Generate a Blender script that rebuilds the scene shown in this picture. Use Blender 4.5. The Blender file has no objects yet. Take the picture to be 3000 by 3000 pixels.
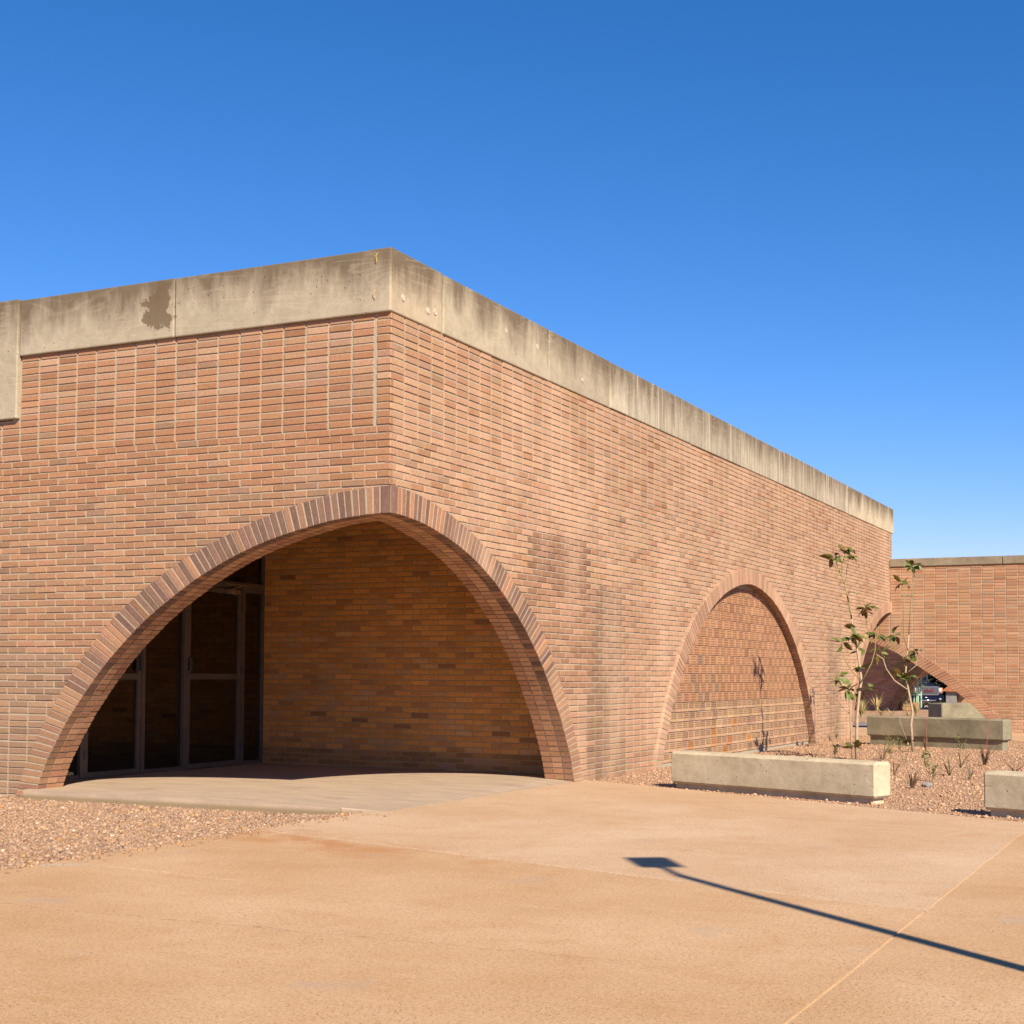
import bpy, bmesh, math, random
import numpy as np
from mathutils import Matrix, Vector, noise

R = random.Random(7)
NP = np.random.default_rng(11)
sc = bpy.context.scene
COL = sc.collection

# ------------------------------------------------------------------ camera
H = 1.22
CAM = Vector((6.577, -11.009, H))
RT, UP, FW = Vector((.899151, .437612, .004793)), Vector((.01652, -.044883, .998856)), Vector((-.437326, .898043, .047586))
cd = bpy.data.cameras.new('camera')
cam = bpy.data.objects.new('camera', cd); COL.objects.link(cam)
cam.matrix_world = Matrix(((RT.x, UP.x, -FW.x, CAM.x), (RT.y, UP.y, -FW.y, CAM.y), (RT.z, UP.z, -FW.z, CAM.z), (0, 0, 0, 1)))
cd.sensor_width = 36; cd.sensor_fit = 'HORIZONTAL'
cd.lens = 4227.26 / 3000 * 36
cd.shift_y = (1773.0 - 1500) / 3000
cd.clip_start = .1; cd.clip_end = 3000
sc.camera = cam

# ------------------------------------------------------------------ sky, sun, exposure
SUN = Vector((2.64, -2.36, 2.60)).normalized()
w = bpy.data.worlds.new('World'); sc.world = w; w.use_nodes = True
nt = w.node_tree; nt.nodes.clear()
sky = nt.nodes.new('ShaderNodeTexSky'); sky.sky_type = 'NISHITA'; sky.sun_disc = False
sky.sun_elevation = math.asin(SUN.z); sky.sun_rotation = math.atan2(SUN.x, SUN.y)
sky.altitude = 1200; sky.air_density = 1.0; sky.dust_density = .15; sky.ozone_density = 2.2
hsv = nt.nodes.new('ShaderNodeHueSaturation'); hsv.inputs['Saturation'].default_value = 1.12
bg = nt.nodes.new('ShaderNodeBackground'); bg.inputs[1].default_value = .075
# the deep, slightly polarised blue of the photograph: a per-channel response on the whole sky
sc_, cc_ = nt.nodes.new('ShaderNodeSeparateColor'), nt.nodes.new('ShaderNodeCombineColor')
nt.links.new(hsv.outputs[0], sc_.inputs[0])
for i, (a, p) in enumerate(((1.09, 1.60), (.80, 1.05), (1.11, 1.0))):
    m1 = nt.nodes.new('ShaderNodeMath'); m1.operation = 'MULTIPLY'; m1.inputs[1].default_value = .139
    m2 = nt.nodes.new('ShaderNodeMath'); m2.operation = 'POWER'; m2.inputs[1].default_value = p
    m3 = nt.nodes.new('ShaderNodeMath'); m3.operation = 'MULTIPLY'; m3.inputs[1].default_value = a / (.075 * 2 ** .9)
    nt.links.new(sc_.outputs[i], m1.inputs[0]); nt.links.new(m1.outputs[0], m2.inputs[0]); nt.links.new(m2.outputs[0], m3.inputs[0]); nt.links.new(m3.outputs[0], cc_.inputs[i])
wo = nt.nodes.new('ShaderNodeOutputWorld')
nt.links.new(sky.outputs[0], hsv.inputs['Color']); nt.links.new(cc_.outputs[0], bg.inputs[0]); nt.links.new(bg.outputs[0], wo.inputs[0])
sl = bpy.data.lights.new('sun', 'SUN'); sl.energy = 5.0; sl.angle = math.radians(.53); sl.color = (1, .87, .68)
so = bpy.data.objects.new('sun', sl); COL.objects.link(so)
so.rotation_euler = SUN.to_track_quat('Z', 'Y').to_euler(); so.location = (20, -20, 30)
sc.view_settings.view_transform = 'Standard'; sc.view_settings.look = 'None'
sc.view_settings.exposure = .9; sc.view_settings.gamma = 1; sc.view_settings.use_curve_mapping = False
sc.render.resolution_x = sc.render.resolution_y = 1024
sc.cycles.max_bounces = 8; sc.cycles.diffuse_bounces = 5; sc.cycles.transparent_max_bounces = 12


def pix(p):
    d = Vector(p) - CAM; z = d.dot(FW)
    if z < .1: return None
    return 1500 + 4227 * d.dot(RT) / z, 1773 - 4227 * d.dot(UP) / z, z


# ------------------------------------------------------------------ materials
class M:
    def __init__(s, name, rough=.9, spec=.25):
        s.m = bpy.data.materials.new(name); s.m.use_nodes = True
        s.t = s.m.node_tree; s.b = s.t.nodes['Principled BSDF']
        s.b.inputs['Roughness'].default_value = rough; s.b.inputs['Specular IOR Level'].default_value = spec
        s.g = s.t.nodes.new('ShaderNodeNewGeometry').outputs['Position']
    def n(s, kind, **k):
        nd = s.t.nodes.new(kind)
        for a, v in k.items(): setattr(nd, a, v)
        return nd
    def lk(s, a, b): s.t.links.new(a, b)
    def put(s, sock, v):
        if hasattr(v, 'is_output'): s.lk(v, sock)
        elif isinstance(v, (tuple, list)) and len(v) == 3 and sock.type == 'RGBA': sock.default_value = (*v, 1)
        else: sock.default_value = v
    def map(s, scale, loc=(0, 0, 0)):
        mp = s.n('ShaderNodeMapping'); mp.inputs['Scale'].default_value = scale; mp.inputs['Location'].default_value = loc
        s.lk(s.g, mp.inputs[0]); return mp.outputs[0]
    def noise(s, scale, detail=4, rough=.6, vec=None, dist=0):
        nd = s.n('ShaderNodeTexNoise'); nd.inputs['Scale'].default_value = scale; nd.inputs['Detail'].default_value = detail
        nd.inputs['Roughness'].default_value = rough; nd.inputs['Distortion'].default_value = dist
        s.lk(vec or s.g, nd.inputs['Vector']); return nd.outputs['Fac']
    def voro(s, scale, vec=None, feature='F1', rnd=1):
        nd = s.n('ShaderNodeTexVoronoi', feature=feature); nd.inputs['Scale'].default_value = scale; nd.inputs['Randomness'].default_value = rnd
        s.lk(vec or s.g, nd.inputs['Vector']); return nd
    def ramp(s, v, a, b, va=0., vb=1.):
        nd = s.n('ShaderNodeMapRange'); s.put(nd.inputs[0], v)
        for i, x in enumerate((a, b, va, vb)): nd.inputs[i + 1].default_value = x
        return nd.outputs[0]
    def math(s, op, a, b=0., c=0.):
        nd = s.n('ShaderNodeMath', operation=op); s.put(nd.inputs[0], a); s.put(nd.inputs[1], b)
        if op == 'MULTIPLY_ADD': s.put(nd.inputs[2], c)
        return nd.outputs[0]
    def mix(s, f, a, b, mode='MIX'):
        nd = s.n('ShaderNodeMix', data_type='RGBA', blend_type=mode)
        s.put(nd.inputs[0], f); s.put(nd.inputs[6], a); s.put(nd.inputs[7], b); return nd.outputs[2]
    def scale(s, c, f):  # colour times scalar
        nd = s.n('ShaderNodeVectorMath', operation='SCALE'); s.put(nd.inputs[0], c); s.put(nd.inputs['Scale'], f); return nd.outputs[0]
    def sep(s):
        nd = s.n('ShaderNodeSeparateXYZ'); s.lk(s.g, nd.inputs[0]); return nd.outputs
    def attr(s, name='bcol'):
        nd = s.n('ShaderNodeAttribute', attribute_name=name); return nd.outputs['Color']
    def color(s, c): s.put(s.b.inputs['Base Color'], c); return s
    def bump(s, h, dist=.004, strength=.6):
        nd = s.n('ShaderNodeBump'); nd.inputs['Distance'].default_value = dist; nd.inputs['Strength'].default_value = strength
        s.put(nd.inputs['Height'], h); s.lk(nd.outputs[0], s.b.inputs['Normal']); return s


def brick_mat():
    k = M('fired_brick', .92, .2)
    oc = k.n('ShaderNodeObjectInfo').outputs['Color']
    c = k.mix(1., k.attr(), oc, 'MULTIPLY')
    big = k.noise(9, 3); fine = k.noise(140, 3, .7); mid = k.noise(38, 4, .65)
    c = k.scale(c, k.math('MULTIPLY', k.ramp(mid, .3, .7, .84, 1.13), k.ramp(fine, .3, .7, .88, 1.12)))
    streak = k.noise(1, 3, .6, k.map((120, 120, 9)))
    c = k.mix(k.ramp(streak, .60, .78, 0, .45), c, (.52, .36, .26))       # pale lime runs
    c = k.mix(k.ramp(big, .58, .75, 0, .3), c, (.25, .13, .07))
    wash = k.noise(1, 4, .6, k.map((.9, .9, .42)))
    c = k.mix(k.math('MULTIPLY', k.ramp(wash, .47, .66, 0, .42), k.ramp(k.sep()[0], -.06, -.03)), c, (.52, .345, .235))
    c = k.mix(k.ramp(k.voro(210).outputs['Distance'], .0, .16, .55, 0), c, (.16, .075, .04))
    k.color(c).bump(k.math('ADD', mid, k.math('MULTIPLY', fine, .6)), .004, .55)
    return k.m


def mortar_mat():
    k = M('mortar', .95, .15)
    c = k.mix(k.noise(5, 5), (.25, .21, .155), (.335, .285, .212))
    c = k.mix(k.ramp(k.noise(90, 3), .4, .65), c, (.40, .345, .265))
    k.color(c).bump(k.noise(160, 3), .003, .7); return k.m


def concrete_mat(name, a, b, streaks=False, pits=1.):
    k = M(name, .9, .2)
    n1 = k.noise(2.3, 6, .62); n2 = k.noise(14, 5, .6); n3 = k.noise(90, 3)
    c = k.mix(k.ramp(n1, .32, .68), a, b)
    c = k.scale(c, k.math('MULTIPLY', k.ramp(n2, .3, .7, .9, 1.08), k.ramp(n3, .3, .7, .94, 1.06)))
    if streaks:
        z = k.sep()[2]
        c = k.mix(1., c, k.n('ShaderNodeObjectInfo').outputs['Color'], 'MULTIPLY')
        st = k.noise(1, 5, .7, k.map((2.6, 2.6, .7))); st2 = k.noise(1, 4, .7, k.map((13, 13, .5)))
        g = k.ramp(k.math('ADD', z, k.math('MULTIPLY', st, 1.15)), 5.20, 5.58)
        c = k.mix(k.math('MULTIPLY', g, .9), c, (.105, .078, .05))        # black weathering run down from the top edge
        ym = k.math('MULTIPLY', k.ramp(k.sep()[1], 4.9, 6.2), k.ramp(k.sep()[1], 18.0, 17.9))
        s2 = k.math('MULTIPLY', k.ramp(st2, .44, .58), k.math('MULTIPLY_ADD', ym, .5, .06))
        c = k.mix(s2, c, (.19, .158, .115))
        c = k.mix(k.math('MULTIPLY', k.ramp(k.noise(1, 4, .6, k.map((11, 11, .5), (3, 1, 0))), .55, .68), k.math('MULTIPLY', ym, .55)), c, (.52, .46, .36))
        # plywood grain
        gr = k.math('SINE', k.math('MULTIPLY', k.noise(1, 3, .45, k.map((.55, .55, 3.4)), .5), 75))
        c = k.mix(k.math('MULTIPLY', k.ramp(gr, .55, 1, 0, .17), k.ramp(n1, .4, .6)), c, (.52, .43, .31))
        # the wet-looking blotch on the left face
        X, Y, Z = k.sep()
        dx = k.math('DIVIDE', k.math('ADD', X, k.math('MULTIPLY_ADD', k.noise(7, 3), .5, 2.34)), .17)
        dz = k.math('DIVIDE', k.math('SUBTRACT', Z, 4.79), .26)
        d = k.math('ADD', k.math('MULTIPLY', dx, dx), k.math('MULTIPLY', dz, dz))
        d = k.math('ADD', d, k.math('MULTIPLY', k.ramp(Y, .3, .5), 20))
        c = k.mix(k.ramp(k.math('ADD', d, k.math('MULTIPLY', k.noise(16, 4), 1.0)), 1.35, 1.55, .85, 0), c, (.115, .082, .048))
    if pits:
        v = k.voro(17); v2 = k.voro(41, k.map((1, 1, 1), (5, 2, 1)))
        pit = k.math('MULTIPLY', k.ramp(v.outputs['Distance'], .08, .16, 1, 0), k.ramp(n2, .42, .5))
        pit2 = k.math('MULTIPLY', k.ramp(v2.outputs['Distance'], .08, .13, 1, 0), k.ramp(n1, .5, .58))
        for v_, lo in ((v, .55), (v2, .6)):
            r_ = k.n('ShaderNodeSeparateColor'); k.lk(v_.outputs['Color'], r_.inputs[0]); sl_ = k.ramp(r_.outputs[0], lo, lo + .02)
            if v_ is v: pit = k.math('MULTIPLY', pit, sl_)
            else: pit2 = k.math('MULTIPLY', pit2, sl_)
        p = k.math('MAXIMUM', pit, pit2)
        c = k.mix(k.math('MULTIPLY', p, .75 * pits), c, (.10, .075, .05))
        k.bump(k.math('SUBTRACT', k.math('ADD', n2, k.math('MULTIPLY', n3, .4)), k.math('MULTIPLY', p, 2.)), .006, .6)
    else: k.bump(k.math('ADD', n2, n3), .004, .5)
    k.color(c); return k.m


CRACKS = [((.15, -3.87), (1.55, -4.04), .011, (.56, .41, .28), .16), ((.55, -5.3), (4.4, -5.2), .006, (.25, .155, .085), .22), ((-.3, -4.2), (.2, -3.8), .10, (.42, .35, .275), .2), ((.05, -1.62), (.42, -1.56), .055, (.24, .185, .14), .22), ((1.2, 2.9), (3.9, .6), .006, (.29, .175, .10), .2), ((-.25, -1.68), (5.3, -3.29), .022, (.56, .41, .275), .04)]


def pavement_mat():
    k = M('sand_coloured_concrete', .93, .2)
    n1 = k.noise(.55, 5, .6); n2 = k.noise(2.6, 5, .62, dist=.6); n3 = k.noise(60, 4, .7); brush = k.noise(1, 4, .65, k.map((1.1, 5.5, 1)))
    c = k.mix(k.ramp(n1, .38, .66), (.42, .266, .148), (.49, .336, .212))
    c = k.mix(k.ramp(n2, .52, .75, 0, .6), c, (.40, .228, .113))
    c = k.mix(k.ramp(brush, .52, .75, 0, .45), c, (.51, .355, .235))
    c = k.scale(c, k.ramp(n3, .32, .68, .80, 1.17))
    c = k.mix(1., c, k.n('ShaderNodeObjectInfo').outputs['Color'], 'MULTIPLY')
    X, Y, Z = k.sep()
    rust = k.math('MULTIPLY', k.ramp(k.math('ABSOLUTE', k.math('ADD', Y, k.math('MULTIPLY_ADD', X, .29, 1.98))), .0, .55, 1, 0), k.math('MULTIPLY', k.ramp(n2, .38, .58), k.ramp(X, 3.2, .8)))
    c = k.mix(k.math('MULTIPLY', rust, .8), c, (.36, .165, .062))
    wn = k.noise(3.5, 4, .7)
    for (ax, ay), (bx, by), wd, col, am in CRACKS:
        wob = k.math('MULTIPLY_ADD', wn, am, -am / 2)
        L = math.hypot(bx - ax, by - ay); ux, uy = (bx - ax) / L, (by - ay) / L
        al = k.math('MULTIPLY_ADD', X, ux, k.math('MULTIPLY_ADD', Y, uy, -(ax * ux + ay * uy)))
        pe = k.math('ADD', k.math('MULTIPLY_ADD', X, -uy, k.math('MULTIPLY_ADD', Y, ux, ax * uy - ay * ux)), wob)
        m = k.math('MULTIPLY', k.ramp(k.math('ABSOLUTE', pe), wd * .4, wd, 1, 0), k.math('MULTIPLY', k.ramp(al, 0, .3), k.ramp(al, L, L - .4)))
        c = k.mix(k.math('MULTIPLY', m, .75), c, col)
    near = k.ramp(k.noise(1.2, 4), .4, .62)
    for s, off, lo, hi, col in ((85, 0, .22, .32, (.12, .08, .05)), (48, 3, .17, .24, (.15, .095, .06)), (120, 9, .2, .3, (.60, .44, .29))):
        v = k.voro(s, k.map((1, 1, 1), (off, off, 0)))
        sel = k.ramp(k.n('ShaderNodeSeparateColor').outputs[0] if 0 else v.outputs['Distance'], lo, hi, 1, 0)
        r = k.n('ShaderNodeSeparateColor'); k.lk(v.outputs['Color'], r.inputs[0])
        pick = k.ramp(r.outputs[0], .62, .66)
        c = k.mix(k.math('MULTIPLY', k.math('MULTIPLY', sel, pick), k.math('MULTIPLY_ADD', near, .35, .6)), c, col)
    c = k.mix(k.math('MULTIPLY', k.ramp(k.noise(1.7, 3, .5, k.map((1, 1, 1), (4, 7, 0))), .66, .74), .35), c, (.33, .26, .21))
    k.color(c).bump(k.math('ADD', n3, k.math('MULTIPLY', k.noise(220, 2), .5)), .004, .6); return k.m


def slab_mat():
    k = M('grey_concrete_slab', .88, .25)
    brush = k.noise(1, 6, .7, k.map((1.3, 7, 3))); n3 = k.noise(70, 3)
    c = k.mix(k.ramp(brush, .42, .6), (.41, .305, .218), (.335, .255, .188))
    c = k.mix(k.ramp(k.noise(2.2, 5), .55, .74, 0, .7), c, (.255, .195, .145))
    c = k.mix(k.ramp(k.sep()[2], .012, -.02), c, (.235, .175, .105))
    c = k.scale(c, k.ramp(n3, .3, .7, .92, 1.08))
    k.color(c).bump(n3, .003, .5); return k.m


def soil_mat(name, a, b):
    k = M(name, .97, .1)
    v = k.voro(42); r = k.n('ShaderNodeSeparateColor'); k.lk(v.outputs['Color'], r.inputs[0])
    c = k.mix(r.outputs[0], a, b); c = k.mix(k.ramp(r.outputs[1], .86, .9), c, (.62, .50, .40))
    c = k.scale(c, k.ramp(k.noise(1.4, 4), .3, .7, .85, 1.12))
    c = k.mix(k.ramp(v.outputs['Distance'], .45, .75, 0, .6), c, (.16, .10, .07))
    k.color(c).bump(k.math('SUBTRACT', 1., v.outputs['Distance']), .02, .9); return k.m


def simple(name, c, rough=.6, spec=.4, metal=0., nscale=0, amt=.15, attr=False):
    k = M(name, rough, spec); k.b.inputs['Metallic'].default_value = metal
    col = k.attr() if attr else None
    if nscale or attr:
        src = col if attr else k.mix(0., c, c)
        col = k.scale(src, k.ramp(k.noise(nscale or 20, 4), .3, .7, 1 - amt, 1 + amt)); k.color(col)
    else: k.color(c)
    return k.m


def leaf_mat():
    k = M('magnolia_leaf', .5, .35)
    g = k.n('ShaderNodeNewGeometry').outputs['Backfacing']; r = k.n('ShaderNodeObjectInfo').outputs['Random']
    top = k.mix(r, (.055, .074, .012), (.11, .13, .024))
    und = k.mix(r, (.10, .092, .022), (.13, .075, .016))
    c = k.mix(g, top, und); c = k.scale(c, k.ramp(k.noise(30, 3), .3, .7, .8, 1.2)); k.color(c); return k.m


def glass_mat():
    k = M('dark_glazing')
    t = k.t; out = t.nodes['Material Output']; t.nodes.remove(k.b)
    tr = k.n('ShaderNodeBsdfTransparent'); tr.inputs[0].default_value = (.42, .40, .38, 1)
    gl = k.n('ShaderNodeBsdfGlossy'); gl.inputs['Roughness'].default_value = .015
    fr = k.n('ShaderNodeFresnel'); fr.inputs[0].default_value = 2.1
    mx = k.n('ShaderNodeMixShader'); k.lk(fr.outputs[0], mx.inputs[0]); k.lk(tr.outputs[0], mx.inputs[1]); k.lk(gl.outputs[0], mx.inputs[2]); k.lk(mx.outputs[0], out.inputs[0])
    return k.m


MAT = dict(
    brick=brick_mat(), mortar=mortar_mat(),
    parapet=concrete_mat('weathered_parapet_concrete', (.365, .318, .238), (.30, .26, .19), True, .8),
    coping=concrete_mat('coping_concrete', (.25, .205, .145), (.165, .135, .095), False, 1.),
    bench=concrete_mat('bench_concrete', (.50, .43, .305), (.37, .31, .21), False, 1.),
    bench_grey=concrete_mat('grey_bench_concrete', (.27, .24, .165), (.15, .135, .092), False, .2),
    pavement=pavement_mat(), slab=slab_mat(), plain=simple('plaster', (.52, .40, .28), .95, .1, nscale=3),
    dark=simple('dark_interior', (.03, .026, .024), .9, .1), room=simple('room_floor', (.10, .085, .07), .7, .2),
    frame=simple('bronze_frame', (.10, .077, .06), .45, .4, nscale=8), steel=simple('brushed_steel', (.55, .53, .5), .35, .5, 1.),
    glass=glass_mat(), gravel=soil_mat('gravel_base', (.34, .21, .13), (.42, .28, .185)), soil=soil_mat('bed_gravel', (.36, .21, .125), (.44, .28, .175)),
    warm_mortar=simple('brown_mortar', (.36, .235, .115), .95, .1, nscale=40), grille=simple('dark_chrome', (.22, .22, .23), .3, .5, .8),
    plug=simple('pale_cement_plug', (.42, .385, .31), .9, .2, nscale=30), wire=simple('yellow_wire', (.50, .36, .06), .5, .4),
    joint=simple('pale_joint_sand', (.50, .34, .20), .95, .1, nscale=30), ground=simple('dry_ground', (.40, .29, .20), .97, .1, nscale=.6), asphalt=simple('asphalt', (.20, .175, .16), .93, .2, nscale=40, amt=.25),
    pebble=simple('pebble', (1, 1, 1), .92, .15, nscale=60, amt=.18, attr=True),
    bark=simple('sapling_bark', (.36, .27, .19), .9, .15, nscale=45, amt=.3), twig=simple('green_twig', (.24, .21, .085), .8, .2, nscale=45, amt=.25),
    leaf=leaf_mat(), plant=simple('plant_blade', (1, 1, 1), .6, .3, nscale=25, amt=.2, attr=True),
    blackmetal=simple('dark_post_paint', (.05, .05, .055), .4, .4), mint=simple('mint_green_paint', (.36, .56, .45), .5, .4, nscale=15, amt=.1),
    timber=simple('timber', (.34, .20, .105), .85, .15, nscale=14, amt=.3), navy=simple('navy_car_paint', (.005, .006, .016), .18, .22),
    chrome=simple('chrome', (.75, .75, .77), .15, .5, 1.), black=simple('black_plastic', (.012, .012, .013), .5, .4), tyre=simple('tyre_rubber', (.015, .015, .015), .85, .2),
    lamp=simple('headlamp_lens', (.34, .35, .36), .15, .5), amber=simple('amber_lens', (.45, .14, .012), .25, .5), red=simple('red_badge', (.11, .015, .02), .35, .4),
    bush=simple('bush_leaf', (1, 1, 1), .6, .3, nscale=3, amt=.3, attr=True), white=simple('weathered_white_panel', (.20, .19, .175), .8, .2, nscale=4, amt=.2), rust=simple('rusty_roof', (.32, .12, .05), .8, .2, nscale=6, amt=.3))


# ------------------------------------------------------------------ helpers
def tag(o, label=None, cat=None, group=None, kind=None):
    if label: o['label'] = label
    if cat: o['category'] = cat
    if group: o['group'] = group
    if kind: o['kind'] = kind
    return o


def empty(name, loc=(0, 0, 0), parent=None, **k):
    o = bpy.data.objects.new(name, None); COL.objects.link(o); o.location = loc; o.empty_display_size = .1
    if parent: o.parent = parent
    return tag(o, **k)


class MB:
    """collects polygons, with a colour for each"""
    def __init__(s): s.v = []; s.f = []; s.c = []
    def add(s, vs, fs, col=(1, 1, 1)):
        b = len(s.v); s.v += [tuple(p) for p in vs]; s.f += [tuple(i + b for i in f) for f in fs]; s.c += col if isinstance(col, list) else [col] * len(fs)
    def box(s, x0, x1, y0, y1, z0, z1, col=(1, 1, 1)):
        s.add([(x, y, z) for z in (z0, z1) for y in (y0, y1) for x in (x0, x1)],
              [(0, 2, 3, 1), (4, 5, 7, 6), (0, 1, 5, 4), (2, 6, 7, 3), (0, 4, 6, 2), (1, 3, 7, 5)], col)
    def tube(s, pts, rads, n=6, col=(1, 1, 1)):
        pts = [Vector(p) for p in pts]; rings = []
        for i, p in enumerate(pts):
            t = (pts[min(i + 1, len(pts) - 1)] - pts[max(i - 1, 0)]).normalized()
            a = t.orthogonal() if i == 0 else (a - t * a.dot(t)); a = a.normalized(); b2 = t.cross(a)
            rings.append([p + (a * math.cos(6.2832 * k / n) + b2 * math.sin(6.2832 * k / n)) * rads[i] for k in range(n)])
        vs = [q for r in rings for q in r]; fs = []
        for i in range(len(pts) - 1):
            for k in range(n): fs.append((i * n + k, i * n + (k + 1) % n, (i + 1) * n + (k + 1) % n, (i + 1) * n + k))
        fs += [tuple(range(n))[::-1], tuple((len(pts) - 1) * n + k for k in range(n))]
        s.add(vs, fs, col)
    def mesh(s, name, m, center=None, smooth=False):
        c = Vector(center or (0, 0, 0))
        me = bpy.data.meshes.new(name)
        me.from_pydata([(p[0] - c.x, p[1] - c.y, p[2] - c.z) for p in s.v], [], s.f)
        at = me.attributes.new('bcol', 'FLOAT_COLOR', 'FACE')
        at.data.foreach_set('color', np.array([(*c_, 1) for c_ in s.c], 'f').ravel())
        me.materials.append(m)
        if smooth: me.polygons.foreach_set('use_smooth', [True] * len(me.polygons))
        me.update(); return me
    def build(s, name, m, parent=None, center=None, smooth=False, **k):
        o = bpy.data.objects.new(name, s.mesh(name, m, center, smooth)); COL.objects.link(o)
        if center: o.location = center
        if parent:
            o.parent = parent
            o.matrix_parent_inverse = Matrix.Translation(-world_loc(parent))
        return tag(o, **k)


def world_loc(o):
    v = Vector(o.location)
    # every parent here is unrotated, and children are placed in world coordinates through the inverse
    return v


def bevel_box(name, m, x0, x1, y0, y1, z0, z1, bev, parent=None, seg=2, **k):
    bm = bmesh.new(); bmesh.ops.create_cube(bm, size=1)
    c = Vector(((x0 + x1) / 2, (y0 + y1) / 2, (z0 + z1) / 2))
    for v in bm.verts: v.co = Vector((v.co.x * (x1 - x0), v.co.y * (y1 - y0), v.co.z * (z1 - z0)))
    bmesh.ops.bevel(bm, geom=bm.edges[:], offset=bev, segments=seg, affect='EDGES', profile=.5)
    me = bpy.data.meshes.new(name); bm.to_mesh(me); bm.free(); me.materials.append(m)
    o = bpy.data.objects.new(name, me); COL.objects.link(o); o.location = c
    if parent: o.parent = parent; o.matrix_parent_inverse = Matrix.Translation(-world_loc(parent))
    return tag(o, **k)


class Plane:
    """a wall plane: a runs along it, n out of it, z up"""
    def __init__(s, O, A, N): s.O, s.A, s.N = O, A, N; s.flip = (A[0] * N[1] - A[1] * N[0]) > 0
    def pt(s, a, z, n=0.): return (s.O[0] + s.A[0] * a + s.N[0] * n, s.O[1] + s.A[1] * a + s.N[1] * n, z)


LEFT = Plane((0, 0), (-1, 0), (0, -1)); RIGHT = Plane((0, 0), (0, 1), (1, 0)); BACK = Plane((0, 4.62), (-1, 0), (0, -1))
WING = Plane((0, 22.0), (1, 0), (0, -1)); COURT = Plane((0, 40.75), (1, 0), (0, -1))


def prism(pl, poly, n0, n1, bev=.0035):
    """polygon (a, z) pushed from n0 out to n1 with a small chamfer at the face"""
    k = len(poly); ca = sum(p[0] for p in poly) / k; cz = sum(p[1] for p in poly) / k
    sa = max(abs(p[0] - ca) for p in poly); sz = max(abs(p[1] - cz) for p in poly)
    ins = [(ca + (p[0] - ca) * max(.2, 1 - bev / max(sa, .004)), cz + (p[1] - cz) * max(.2, 1 - bev / max(sz, .004))) for p in poly]
    vs = [pl.pt(a, z, n0) for a, z in poly] + [pl.pt(a, z, n1 - bev) for a, z in poly] + [pl.pt(a, z, n1) for a, z in ins]
    fs = [tuple(range(2 * k, 3 * k))]
    for i in range(k):
        j = (i + 1) % k
        fs += [(i, j, k + j, k + i), (k + i, k + j, 2 * k + j, 2 * k + i)]
    if pl.flip: fs = [f[::-1] for f in fs]
    return vs, fs, k


def area_px(pl, poly, n):
    pr = [pix(pl.pt(a, z, n)) for a, z in poly]
    if any(p is None for p in pr): return 0
    if all(p[0] < 0 or p[0] > 3000 or p[1] > 3000 or p[1] < 0 for p in pr): return 0
    s = 0
    for i in range(len(pr)):
        a, b = pr[i], pr[(i + 1) % len(pr)]; s += a[0] * b[1] - b[0] * a[1]
    return abs(s) / 2


def clip(poly, p, q, keep):
    """clip polygon by the line p-q, keeping the side where keep lies"""
    nx, nz = q[1] - p[1], p[0] - q[0]
    d = lambda t: (t[0] - p[0]) * nx + (t[1] - p[1]) * nz
    sg = 1 if d(keep) > 0 else -1; out = []
    for i in range(len(poly)):
        A, B = poly[i], poly[(i + 1) % len(poly)]; da, db = sg * d(A), sg * d(B)
        if da >= 0: out.append(A)
        if da * db < 0:
            t = da / (da - db); out.append((A[0] + (B[0] - A[0]) * t, A[1] + (B[1] - A[1]) * t))
    return out


# ------------------------------------------------------------------ arch curves (distance from the crown, height)
OUT = [(0, 2.885), (.5, 2.852), (1, 2.752), (1.4, 2.638), (1.78, 2.498), (2.2, 2.322), (2.6, 2.105), (2.92, 1.885), (3.18, 1.68), (3.44, 1.405), (3.7, 1.095), (3.95, .745), (4.13, .43), (4.24, .2), (4.315, 0), (4.35, -.11)]
INN = [(0, 2.642), (.5, 2.606), (.85, 2.545), (1.28, 2.44), (1.68, 2.30), (2.07, 2.12), (2.4, 1.925), (2.7, 1.725), (3.0, 1.475), (3.25, 1.235), (3.5, .945), (3.68, .715), (3.85, .45), (3.96, .26), (4.06, 0), (4.095, -.11)]
WOUT = [(0, 2.85), (.7, 2.81), (1.5, 2.68), (2.3, 2.45), (3.07, 2.13), (3.7, 1.80), (4.21, 1.47), (4.7, 1.11), (5.16, .71), (5.56, .30), (5.82, 0), (5.9, -.1)]
WINN = [(0, 2.61), (.6, 2.58), (1.3, 2.48), (2.0, 2.28), (2.74, 2.0), (3.38, 1.71), (3.63, 1.555), (4.06, 1.265), (4.55, .93), (4.89, .655), (5.23, .32), (5.49, 0), (5.57, -.1)]


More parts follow.
